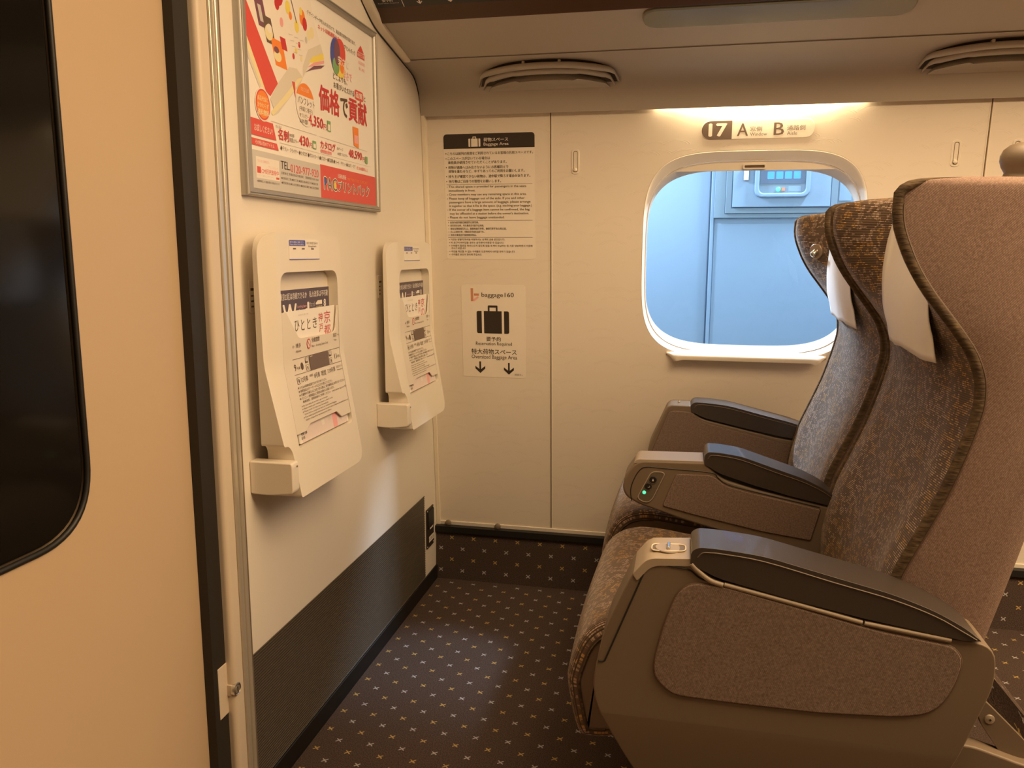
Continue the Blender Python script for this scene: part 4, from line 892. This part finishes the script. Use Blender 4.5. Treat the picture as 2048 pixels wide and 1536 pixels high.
def magazine_white(label, words):
    t = thing('magazine', label, 'magazine', (.05, 1.52, .73), 'magazines in the table pockets')
    mag_grid('cover', 1.4160, 1.6465, .7255, .9835, .0075, .0006, M['paper'], t); mag_grid('pages', 1.4140, 1.6440, .7265, .9820, .0082, .0042, M['white'], t)
    P = Print(lambda u, v, d: Vector((xf(v) - .0073 + d, u, v))); k = M['brownprint2']; R = M['red2']
    for i, c in enumerate('ひととき'): P.text(c, 1.4600 + .0265 * i, .9420, 1.4790 + .0265 * i - (.004 if c == 'と' else 0), .9640, k, 2)
    P.text('2020年 夏の旅', 1.4760, .9720, 1.5200, .9755, M['grayprint'], 2)
    (a, b), (c, d) = words
    P.text(a, 1.5660, .9530, 1.5860, .9720, R, 2); P.text(b, 1.5690, .9310, 1.5860, .9480, R, 2); P.text(c, 1.5920, .9480, 1.6240, .9740, R, 2); P.text(d, 1.5920, .9220, 1.6240, .9440, R, 2)
    P.build('cover_title', t)
    P = Print(lambda u, v, d: Vector((xf(v) - .0073 + d, u, v)))         # lower part of the cover seen through the slot
    P.poly([(1.4260, .7260), (1.6420, .7260), (1.6420, .7720), (1.4260, .7720)], M['paleskin'], 1)
    P.poly([(1.5700, .7260), (1.5900, .7260), (1.5960, .7720), (1.5720, .7720)], M['pink'], 2); P.poly([(1.510, .772), (1.520, .742), (1.532, .742), (1.528, .772)], M['sticker'], 2); P.poly([(1.545, .772), (1.550, .746), (1.562, .746), (1.566, .772)], M['pageshade'], 2)
    P.text('特集 京都', 1.4240, .7400, 1.4500, .7470, M['black'], 2, bold=.02); P.text('夏の旅', 1.4240, .7320, 1.4380, .7380, M['black'], 2, bold=.01)
    P.poly([(1.612, .744), (1.626, .744), (1.619, .734)], M['white'], 3); P.build('cover_picture', t); return t
m1 = magazine_dark('dark navy magazine behind the white one in the table pocket nearer the sliding door')
m2 = copy_tree(m1); m2.location = m1.location + DT; m2['label'] = 'dark navy magazine behind the white one in the table pocket nearer the window wall'
m3 = magazine_white('white magazine with red lettering in the table pocket nearer the sliding door', (('神', '戸'), ('京', '都')))
m4 = magazine_white('white magazine with red lettering in the table pocket nearer the window wall', (('神', '戸'), ('京', 'の')))
m4.location = m4.location + DT

# ------------------------------------------------------------------ seats
PIP = [(.46, 1.094), (.52, 1.094), (.57, 1.102), (.607, 1.112), (.633, 1.119), (.673, 1.135), (.717, 1.153), (.767, 1.172), (.828, 1.190), (.876, 1.201), (.90, 1.203), (.929, 1.200), (.962, 1.187), (.989, 1.169), (1.023, 1.143), (1.052, 1.121), (1.085, 1.101), (1.117, 1.087), (1.138, 1.080), (1.159, 1.077), (1.175, 1.078), (1.190, 1.080)]
XC = [(.46, 1.105), (.55, 1.118), (.62, 1.133), (.70, 1.158), (.78, 1.180), (.85, 1.190), (.90, 1.190), (.94, 1.178), (1.0, 1.165), (1.06, 1.160), (1.12, 1.164), (1.17, 1.172), (1.19, 1.178)]
XB = [(.46, 1.250), (.514, 1.264), (.65, 1.295), (.80, 1.327), (1.0, 1.364), (1.10, 1.374), (1.16, 1.372), (1.19, 1.366)]
HW = [(.46, .247), (.60, .252), (.80, .258), (1.0, .262), (1.19, .258)]
def smooth_tab(tab):
    s = spline([(a, b) for a, b in tab], 8); return s
ZTOP = [(1.070, 1.172), (1.076, 1.180), (1.080, 1.185), (1.088, 1.1915), (1.098, 1.1955), (1.11, 1.1985), (1.14, 1.2020), (1.18, 1.2040), (1.25, 1.2055), (1.31, 1.2045), (1.35, 1.2010), (1.39, 1.194)]
def cap(p):
    if p.z > 1.165: p.z = min(p.z, interp(ZTOP, p.x))
    return p
PIP, XC, XB = smooth_tab(PIP), smooth_tab(XC), smooth_tab(XB)
ZS = [.46 + (1.19 - .46) * i / 64 for i in range(65)]
def in_pt(s, z, yc):          # padded front face, s in -1..1 across
    hw = interp(HW, z) - .004; y = hw * s; a = abs(y); xs = interp(PIP, z) + .003; xc = interp(XC, z)
    head = smt(.93, 1.03, z)
    wgt = smt(.06 + .06 * head, .240 - .012 * head, a)
    x = xc + (xs - xc) * wgt
    x -= .004 * (1 - head) * math.exp(-((a - .19) / .035) ** 2)          # side bolsters of the lower back
    return Vector((x, yc + y, z))
def out_pt(s, z, yc):         # woven outer shell
    hw = interp(HW, z); xs = interp(PIP, z) + .006; xb = interp(XB, z); r = .055; side = xb - xs - r; arc = r * PI / 2; back = hw - r
    tot = side + arc + back; l = (1 - abs(s)) * tot; sg = -1 if s < 0 else 1
    bulge = .006 * math.sin(PI * min(1, l / max(.01, side)))
    if l <= side: x, y = xs + l, hw + bulge
    elif l <= side + arc:
        t = (l - side) / r; x, y = xs + side + r * math.sin(t), hw - r + r * math.cos(t)
    else: x, y = xb + .012 * ((l - side - arc) / back), back - (l - side - arc)
    return Vector((x, yc + sg * y, z))
def backrest(root, yc):
    b = bpy.data.objects.new('backrest', None); C.objects.link(b); b.parent = root; b.location = Vector((1.18, yc, .5)) - wloc(root)
    S = [-1 + 2 * i / 60 for i in range(61)]
    def fit(p, q, k, z):       # shrink towards the middle to round off the top
        m = (p + q) / 2; c = p.lerp(m, k); c.z = z; return c
    top = [(.0, 1.19)] + [(1 - math.cos(PI / 2 * i / 6), 1.19 + .0155 * math.sin(PI / 2 * i / 6)) for i in range(1, 7)]
    fr, fu, sh = [], [], []
    acc = 0; prev = None
    for z in ZS:
        row = [in_pt(s, z, yc) for s in S]
        c = row[30]; acc += (c - prev).length if prev else 0; prev = c
        uu = [0.0]
        for p_, q_ in zip(row, row[1:]): uu.append(uu[-1] + (q_ - p_).length)
        fr.append(row); fu.append([(q_ - uu[30], acc) for q_ in uu])
    for k, z in top[1:]:
        row = [fit(in_pt(s, 1.19, yc), out_pt(s, 1.19, yc), k, z) for s in S]; acc += .004; fr.append(row); fu.append([(q_[0], acc) for q_ in fu[-1]])
    SO = [-1 + 2 * i / 88 for i in range(89)]
    for z in ZS: sh.append([out_pt(s, z, yc) for s in SO])
    for k, z in top[1:]: sh.append([fit(out_pt(s, 1.19, yc), in_pt(s, 1.19, yc), k, z) for s in SO])
    fr = [[cap(p_) for p_ in r_] for r_ in fr]; sh = [[cap(p_) for p_ in r_] for r_ in sh]
    grid('back_cushion', fr, M['velour'], b, fu, angle=180)
    grid('back_shell', sh, M['weave'], b, angle=180)
    for sg in (-1, 1):
        path = [(interp(PIP, z) + .0035, yc + sg * (interp(HW, z) - .001), z) for z in ZS[2:] if z < 1.176]
        path += [(x_ + .001, yc + sg * (.2570 - max(0, x_ - 1.09) * .12), z_ - .0015) for x_, z_ in ((1.0800, 1.1830), (1.0850, 1.1890), (1.0925, 1.1935), (1.103, 1.1970), (1.118, 1.1998), (1.138, 1.2020), (1.160, 1.2030))]
        p = tube('edge_piping', path, (lambda t: .0074 - .0055 * smt(.93, 1, t)) if sg < 0 else (lambda t: .0046 - .003 * smt(.93, 1, t)), M['cord'], b, n=10)
        seam = [(x + (.0068 if sg < 0 else .004), y + sg * .0032, z) for x, y, z in path[:-7]]
        tube('piping_seam', seam, .0018, M['brownprint2'], p, n=5)
    return b
def head_cloth(b, yc, seed):
    rnd = random.Random(seed); rows = []; n = 26
    for i in range(25):
        t = i / 24; z = 1.187 - (1.187 - .9330) * t; row = []
        for j in range(n + 1):
            s = -1 + 2 * j / n; hw = .134 + .010 * t + .006 * math.sin(3 * t)
            zz = z + t * (.004 * s + .006) + .0025 * t * math.sin(5 * s + seed) * smt(.7, 1, t)
            p = in_pt(0, max(zz, .94), 0); y = hw * s
            q = in_pt(y / (interp(HW, max(zz, .94)) - .004), max(zz, .94), 0)
            x = min(q.x, interp(XC, zz) + .004) - .0035 - .009 * smt(.35, 1, t) * (1 + .18 * math.sin(4.2 * s + seed) + .10 * math.sin(9 * s + 2 * seed))
            row.append(Vector((x, yc + y, zz)))
        rows.append(row)
    o = grid('headrest_cover', rows, M['cloth'], b, angle=180)
    sd_ = o.modifiers.new('thickness', 'SOLIDIFY'); sd_.thickness = .0012; sd_.offset = 1
    hem = [p + Vector((-.0006, 0, .011)) for p in rows[-1]]
    return o
CUSH = [(1.17, .470), (1.05, .480), (.95, .492), (.834, .504), (.780, .511), (.746, .514), (.720, .5135), (.702, .5095), (.685, .5035), (.667, .492), (.652, .476), (.641, .457), (.632, .432), (.6255, .410), (.6225, .392), (.6245, .370), (.629, .345), (.6355, .315), (.643, .294), (.654, .284), (.672, .283), (.70, .286), (.74, .30)]
def cushion(root, y0, y1):
    prof = spline(CUSH, 4); N = len(prof); rows = []; us = []; acc = 0; rr = .022; cols = [0, .0015, .004, .008, .013, .018, rr] ; W = y1 - y0
    offs = cols + [rr + (W - 2 * rr) * i / 14 for i in range(1, 14)] + [W - c for c in cols[::-1]]
    arc = [0]
    for a, b in zip(prof, prof[1:]): arc.append(arc[-1] + math.hypot(b[0] - a[0], b[1] - a[1]))
    for i, p in enumerate(prof):
        a = prof[max(0, i - 1)]; b = prof[min(N - 1, i + 1)]; t = Vector((b[0] - a[0], b[1] - a[1])).normalized(); nrm = Vector((-t.y, t.x)); nrm = -nrm if nrm.dot(Vector((p[0] - .9, p[1] - .38))) < 0 else nrm
        row = []; ur = []
        for o in offs:
            e = min(o, W - o); h = 0 if e >= rr else rr - math.sqrt(max(0, rr * rr - (rr - e) ** 2))
            crown = .006 * math.sin(PI * o / W)
            row.append(Vector((p[0] + nrm.x * (crown - h - .004), y0 + o, p[1] + nrm.y * (crown - h - .004)))); ur.append((o, arc[i]))
        rows.append(row); us.append(ur)
    c = grid('seat_cushion', rows, M['velour_seat'], root, us, angle=180)
    for sg, y in ((-1, y0), (1, y1)):
        edge = [(p.x, p.z) for p in [r[0 if sg < 0 else -1] for r in rows]]
        mk('cushion_side', [Vector((a, y + sg * .0, q)) for a, q in edge] , [tuple(range(len(edge)))], M['plain'], c, recalc=False)
        tube('side_seam', [(a, y + sg * .0005, q) for a, q in edge[20:-4]], .0022, M['cord'], c, n=6)
    return c
ARM = [(.7350, .628), (.7570, .6545), (.820, .6590), (.833, .645), (.852, .632), (.868, .627), (.962, .608), (1.060, .587), (1.176, .5735), (1.231, .571), (1.236, .515), (1.1975, .392), (1.10, .13), (.86, .13), (.74, .312), (.690, .402), (.680, .440), (.6855, .485), (.700, .545)]
ARMR = [.012, .014, .004, .012, .012, .01, .01, .01, .01, .045, .05, .02, .02, .02, .03, .03, .03, .03, .01]
PAD = [(.8205, .650), (.8190, .672), (.8300, .6795), (.862, .6790), (.922, .6735), (1.017, .6510), (1.095, .6330), (1.150, .6140), (1.190, .5930), (1.2120, .5760), (1.190, .5745), (1.060, .5935), (.962, .6120), (.868, .6325), (.850, .6385), (.833, .6470)]
PADR = [.004, .008, .010, .02, .02, .02, .02, .02, .015, .002, .004, .01, .02, .006, .008, .006]
def pad(root, y0, y1, dx=0, k=1.0):
    o = fillet(PAD, PADR, 4)
    fx = lambda a: .8205 + (a - .8205) * k + dx
    p = plate('arm_pad', [(fx(a), b) for a, b in o], [], y0, y1, XZ, M['leather'], root, bevel=.009, seg=5)
    sl = spline([(.829, .664), (.836, .6715), (.848, .6725), (.864, .6720), (.922, .6655), (1.017, .6430), (1.095, .6250), (1.150, .6065), (1.186, .5880), (1.205, .5775)], 4)
    tube('pad_seam', [(fx(a), y0 - .0004, b) for a, b in sl], .0012, M['leatherseam'], p, n=5)
    return p

# --- aisle seat
sB = thing('train_seat', 'aisle seat with woven brown wing shell and round knob on its top corner', 'seat', (.95, 1.48, 0), 'pair of train seats')
cushion(sB, 1.240, 1.716)
bB = backrest(sB, 1.482); head_cloth(bB, 1.450, 1)
lathe('grab_knob', [(.0255, -.012), (.0245, .000), (.0220, .007), (.0215, .011), (.0265, .018), (.0300, .026), (.0305, .033), (.0280, .041), (.0215, .048), (.012, .0525), (.0005, .0535)], (1.247, 1.275, 1.1985), (.12, 0, 1), M['knob'], bB, n=32, angle=60)
def yin(u, v, d):             # outer side of the armrest, leaning inwards towards the floor
    k = max(0, .40 - v); return Vector((u, d + (.38 * k * k + .10 * k if d < 1.19 else 0), v))
ao = fillet(ARM, ARMR, 5)
ap = plate('armrest', ao, [], 1.1430, 1.2300, yin, M['housing'], sB, bevel=.006, seg=4, cuts=[(1, [.16, .20, .24, .28, .31, .34, .36, .38, .40])])
fo = fillet([(.8200, .6235), (.8720, .6215), (1.080, .5765), (1.1790, .5640), (1.1915, .5450), (1.1830, .5000), (1.1600, .4610), (1.1160, .4500), (1.010, .4420), (.881, .4420), (.7980, .4440), (.7720, .4720), (.7720, .4960), (.7840, .5540), (.8010, .6050)], [.02, .01, .01, .018, .02, .03, .03, .02, .02, .02, .03, .03, .02, .02, .02], 5)
fp = plate('fabric_panel', fo, [], 1.1395, 1.150, XZ, M['weave_panel'], ap, bevel=.0025, seg=3)
tube('panel_groove', [(a, 1.1424, b) for a, b in fo], .0016, M['brownprint2'], ap, n=6, closed=True)
gl = fillet([(.6885, .4850), (.6975, .4850), (.7570, .6440), (.7670, .6485), (.8190, .6430), (.8330, .6310), (.8690, .6205)], [.001, .003, .012, .012, .006, .006, 0], 5)
tube('cover_gap', [(a, 1.1428, b) for a, b in gl], .0013, M['black'], ap, n=6)
tube('pad_rail', [(a, 1.1420, b) for a, b in spline([(.8205, .6530), (.8300, .6435), (.8480, .6300), (.8665, .6245)], 5)], .0042, M['housinglit'], ap, n=8)
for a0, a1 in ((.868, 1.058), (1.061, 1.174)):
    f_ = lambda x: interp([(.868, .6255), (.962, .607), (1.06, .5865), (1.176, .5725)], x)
    tube('pad_rail', [(a0 + (a1 - a0) * i / 10, 1.1425, f_(a0 + (a1 - a0) * i / 10)) for i in range(11)], .0040, M['housinglit'], ap, n=8)
plate('arm_cap', fillet([(.7360, .6290), (.7570, .6560), (.820, .6605), (.820, .6480), (.7640, .6440), (.7430, .6180)], [.004, .012, .002, .002, .012, .004], 4), [], 1.1415, 1.2310, XZ, M['housinglit'], ap, bevel=.004, seg=3)
pad(sB, 1.1390, 1.2250)
def TOPF(u, v, d): return Vector((u, v, .6605 + (u - .80) * .05 + d))
sw = plate('seat_switch', rrect(.7620, 1.1660, .8120, 1.1950, .010, 6), [], -.002, .0004, TOPF, M['housing'], ap, bevel=.001)
lathe('switch_dial', [(.0200, -.0005), (.0195, .0010), (.0002, .0014)], (.787, 1.180, .6600), (0, 0, 1), M['housinglit'], ap, n=28)
box('switch_lever', (.7845, 1.1690, .6600), (.7895, 1.1930, .6655), M['steel'], ap, bevel=.002)
tube('switch_rim', [TOPF(u, v, .0006) for u, v in rrect(.7620, 1.1660, .8120, 1.1950, .010, 6)], .0010, M['trimlight'], ap, n=5, closed=True)
# --- centre armrest, shared console with the leg-rest buttons
MO = fillet([(.7060, .6520), (.8530, .6560), (.8680, .6400), (.8940, .6200), (.9580, .6030), (1.092, .5780), (1.150, .570), (1.150, .462), (1.093, .4640), (.979, .4870), (.880, .5060), (.808, .5240), (.713, .5530), (.686, .5680), (.678, .5850), (.680, .6110)], [.02, .004, .012, .012, .01, .01, .01, .01, .01, .01, .01, .01, .012, .012, .014, .02], 5)
mp = plate('centre_armrest', MO, [], 1.7220, 1.8050, XZ, M['housing'], sB, bevel=.006, seg=4)
mf = fillet([(.7930, .6270), (.8680, .6290), (.8960, .6070), (.9580, .5930), (1.092, .5680), (1.0760, .4990), (.978, .5110), (.839, .5370), (.7660, .5530)], [.006, .012, .012, .01, .004, .004, .01, .01, .006], 4)
plate('fabric_panel', mf, [], 1.7190, 1.726, XZ, M['weave_panel'], mp, bevel=.002, seg=2)
tube('panel_groove', [(a, 1.7216, b) for a, b in mf], .0013, M['brownprint2'], mp, n=6, closed=True)
tube('cover_gap', [(a, 1.7216, b) for a, b in spline([(.6985, .5600), (.6960, .5850), (.7020, .6080), (.7140, .6300), (.7300, .6385), (.7700, .6375), (.8640, .6345), (.8800, .6240), (.9000, .6110), (.9580, .5980), (1.090, .5730)], 4)], .0010, M['black'], mp, n=5)
plate('arm_cap', fillet([(.700, .6440), (.7080, .6540), (.8500, .6575), (.8520, .6500), (.7100, .6460)], [.004, .01, .002, .001, .01], 4), [], 1.7235, 1.8035, XZ, M['housinglit'], mp, bevel=.003, seg=3)
pad(sB, 1.7200, 1.8060, .031, .74).name = 'centre_arm_pad'
bz = fillet([(.7110, .5690), (.7200, .5610), (.7350, .5590), (.7440, .5680), (.7680, .6240), (.7640, .6285), (.7400, .6290)], [.006, .006, .008, .010, .004, .004, .010], 4)
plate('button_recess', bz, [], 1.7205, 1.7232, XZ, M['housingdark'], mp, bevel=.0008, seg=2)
tube('recess_rim', [(a, 1.7208, b) for a, b in bz], .0011, M['housinglit'], mp, n=5, closed=True)
for cx, cz in ((.7435, .6105), (.7335, .5950)):
    lathe('leg_rest_button', [(.0078, 0), (.0078, .0014), (.0072, .0022), (.0002, .0022)], (cx, 1.7208, cz), (0, -1, 0), M['black'], mp, n=24)
    V, F = tube_geo([(cx + .0078 * math.cos(t), 1.7195, cz + .0078 * math.sin(t)) for t in [PI * 1.12 + PI * .76 * i / 12 for i in range(13)]], .0007, 5); mk('button_glint_rim', V, F, M['steel'], mp)
P = Print(lambda u, v, d: Vector((u, 1.7184 - d, v)))
P.disc(.7437, .6095, .0016, .0018, M['white'], 1, 10); P.poly([(.7423, .6103), (.7451, .6103), (.7437, .6140)], M['white'], 1); P.line(.7330, .5938, .7365, .5938, .0009, M['grayprint'], 1); P.line(.7365, .5934, .7372, .5975, .0009, M['grayprint'], 1)
P.build('button_symbols', mp)
lathe('indicator_lamp', [(.0038, 0), (.0034, .0014), (.0002, .0018)], (.7255, 1.7205, .5810), (0, -1, 0), M['ledgreen'], mp, n=16)
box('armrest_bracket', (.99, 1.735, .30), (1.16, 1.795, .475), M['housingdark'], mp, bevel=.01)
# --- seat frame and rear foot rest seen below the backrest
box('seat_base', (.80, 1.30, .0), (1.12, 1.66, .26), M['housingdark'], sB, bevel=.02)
FRT = [(1.238, .470), (1.262, .475), (1.330, .385), (1.42, .262), (1.46, .215), (1.44, .205), (1.36, .258), (1.31, .325), (1.268, .375), (1.249, .402)]
fr_ = plate('foot_rest', fillet([(1.245, .445), (1.268, .428), (1.33, .368), (1.43, .240), (1.415, .228), (1.33, .305), (1.300, .338), (1.262, .392)], [.005, .01, .02, .01, .01, .03, .02, .01], 4), [], 1.2500, 1.262, XZ, M['housing'], sB, bevel=.003)
rows = []; uvs = []
FP = ((1.250, .405), (1.245, .440), (1.255, .474), (1.268, .474), (1.335, .395), (1.44, .262), (1.43, .240))
for y, in_ in ((1.263, 1), (1.258, .0), (1.68, 0)):
    cx_, cz_ = 1.33, .34
    rows.append([Vector((cx_ + (x - cx_) * (1 - in_), y, cz_ + (z - cz_) * (1 - in_))) for x, z in FP]); uvs.append([(y * 1.0 - .1 * in_, q) for q in (-.04, 0, .03, .05, .14, .32, .35)])
grid('foot_rest_pad', rows, M['carpet'], fr_, uvs, angle=40)
lathe('foot_rest_screw', [(.0075, 0), (.0070, .0014), (.004, .0026), (.0003, .003)], (1.2735, 1.2500, .4015), (0, -1, 0), M['bronze'], fr_, n=20)
box('screw_slot', (1.2715, 1.2466, .4010), (1.2755, 1.2474, .4020), M['black'], fr_); box('screw_slot', (1.2730, 1.2466, .3995), (1.2740, 1.2474, .4035), M['black'], fr_)
lo = spline([(1.10, .352), (1.20, .362), (1.245, .3640), (1.285, .354), (1.33, .343), (1.40, .345), (1.47, .360)], 5)
plate('rear_crossbar', lo + [(1.47, .30), (1.33, .285), (1.20, .29), (1.10, .29)], [], 1.2320, 1.262, XZ, M['housing'], sB, bevel=.004)

# --- window seat
sA = thing('train_seat', 'window seat with its backrest lit by daylight, beyond the centre armrest', 'seat', (.95, 2.05, 0), 'pair of train seats')
cushion(sA, 1.812, 2.288)
bA = backrest(sA, 2.052); head_cloth(bA, 2.045, 3)
FO = fillet([(.7060, .520), (.7120, .5500), (.7580, .6610), (.7700, .6690), (.8240, .6690), (.8330, .6480), (.8520, .6340), (.8680, .6290), (.962, .6090), (1.060, .5880), (1.200, .5680), (1.200, .30), (.80, .30)], [.01, .01, .016, .010, .004, .01, .01, .01, .01, .01, .02, .02, .02], 5)
fp2 = plate('window_armrest', FO, [], 2.3080, 2.3980, XZ, M['housing'], sA, bevel=.006, seg=4)
ff = fillet([(.7200, .5300), (.7620, .6450), (.7720, .6520), (.8280, .6500), (.8480, .6300), (.8680, .6200), (1.080, .5720), (1.180, .5580), (1.180, .34), (.82, .34)], [.01, .014, .010, .008, .01, .01, .01, .01, .02, .03], 4)
plate('fabric_panel', ff, [], 2.3050, 2.312, XZ, M['weave_panel'], fp2, bevel=.002, seg=2)
tube('panel_groove', [(a, 2.3076, b) for a, b in ff], .0013, M['brownprint2'], fp2, n=6, closed=True)
box('switch_lever', (.790, 2.340, .668), (.795, 2.362, .6745), M['steel'], fp2, bevel=.0015)
pad(sA, 2.3050, 2.3900, .006)
hs = .178 / .258
hb = in_pt(hs, 1.104, 2.052); ha = (in_pt(hs + .02, 1.104, 2.052) - in_pt(hs - .02, 1.104, 2.052)).cross(in_pt(hs, 1.114, 2.052) - in_pt(hs, 1.094, 2.052)).normalized()
if ha.x > 0: ha = -ha
hb = hb + ha * .002
lathe('reading_lamp_rosette', [(.0200, -.004), (.0200, .0016), (.0185, .0030), (.009, .0036)], hb, ha, M['bronze2'], bA, n=28)
lathe('reading_lamp_head', [(.0085, -.002), (.0085, .014), (.0075, .0165), (.0050, .0172), (.0045, .0155), (.0002, .0150)], hb, (ha + Vector((0, 0, -.5))).normalized(), M['steel'], bA, n=20)
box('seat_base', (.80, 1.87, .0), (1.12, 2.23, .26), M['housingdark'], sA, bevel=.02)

# ------------------------------------------------------------------ outside the window
YW = 3.40
ow = struct(box('wall_outside', (-4, YW, -1.2), (8, YW + .1, 2.75), M['outwall']))
def OF(u, v, d): return Vector((u, YW - d, v))
plate('panel_ridge', [(.878, -1.2), (.8825, -1.2), (.8825, 2.75), (.878, 2.75)], [], -.01, .006, OF, M['outdark'], ow)
plate('right_panel', [(.900, -1.2), (1.62, -1.2), (1.62, 1.216), (.900, 1.216)], [], -.01, .006, OF, M['outwall'], ow, bevel=.002)
box('panel_bead', (.884, YW - .012, -1.2), (.899, YW, 2.75), M['outwall'], ow, bevel=.004)
cb = thing('control_cabinet', 'pale blue control cabinet with a lit screen outside the window', 'cabinet', (1.15, YW, 1.24))
plate('cabinet_frame', [(.897, 1.236), (1.42, 1.236), (1.42, 1.75), (.897, 1.75)], [], 0, .018, OF, M['outwall2'], cb, bevel=.002)
plate('frame_gap', [(.938, 1.2515), (1.362, 1.2515), (1.362, 1.75), (.938, 1.75)], [], .017, .0185, OF, M['outdark'], cb)
plate('frame_inner', [(.940, 1.2535), (1.360, 1.2535), (1.360, 1.75), (.940, 1.75)], [], .017, .024, OF, M['outwall2'], cb, bevel=.002)
plate('frame_gap', [(.962, 1.2735), (1.336, 1.2735), (1.336, 1.75), (.962, 1.75)], [], .023, .0245, OF, M['outdark'], cb)
dc = plate('cabinet_door', [(.966, 1.2775), (1.332, 1.2775), (1.332, 1.75), (.966, 1.75)], [], .023, .032, OF, M['outwall'], cb, bevel=.002)
plate('screen_frame', rrect(1.047, 1.313, 1.255, 1.52, .034, 8), [rrect(1.064, 1.330, 1.238, 1.503, .022, 8)], .03, .046, OF, M['outwall'], dc, bevel=.006, seg=4)
plate('screen_surround', rrect(1.064, 1.330, 1.238, 1.503, .022, 8), [], .03, .034, OF, M['outwall2'], dc)
plate('screen', [(1.069, 1.366), (1.233, 1.366), (1.233, 1.495), (1.069, 1.495)], [], .033, .036, OF, M['screen'], dc)
for i in range(4): plate('screen_button', rrect(1.094 + .0325 * i, 1.384, 1.120 + .0325 * i, 1.412, .003), [], .0355, .0365, OF, M['scrblue'], dc)
lathe('indicator_lamp', [(.0085, 0), (.0085, .003), (.006, .005), (.0003, .006)], (1.137, YW - .034, 1.3445), (0, -1, 0), M['ledgreen'], dc, n=20)
plate('red_button', [(1.148, 1.338), (1.162, 1.338), (1.162, 1.351), (1.148, 1.351)], [], .033, .037, OF, M['copper'], dc)
plate('label', [(1.175, 1.336), (1.222, 1.336), (1.222, 1.356), (1.175, 1.356)], [], .033, .0345, OF, M['outwall'], dc)
plate('cabinet_latch', rrect(1.004, 1.379, 1.024, 1.43, .003), [], .03, .040, OF, M['steel'], dc, bevel=.002)
plate('side_strip', [(1.366, 1.30), (1.41, 1.30), (1.41, 1.75), (1.366, 1.75)], [], .017, .020, OF, M['outwall'], cb)
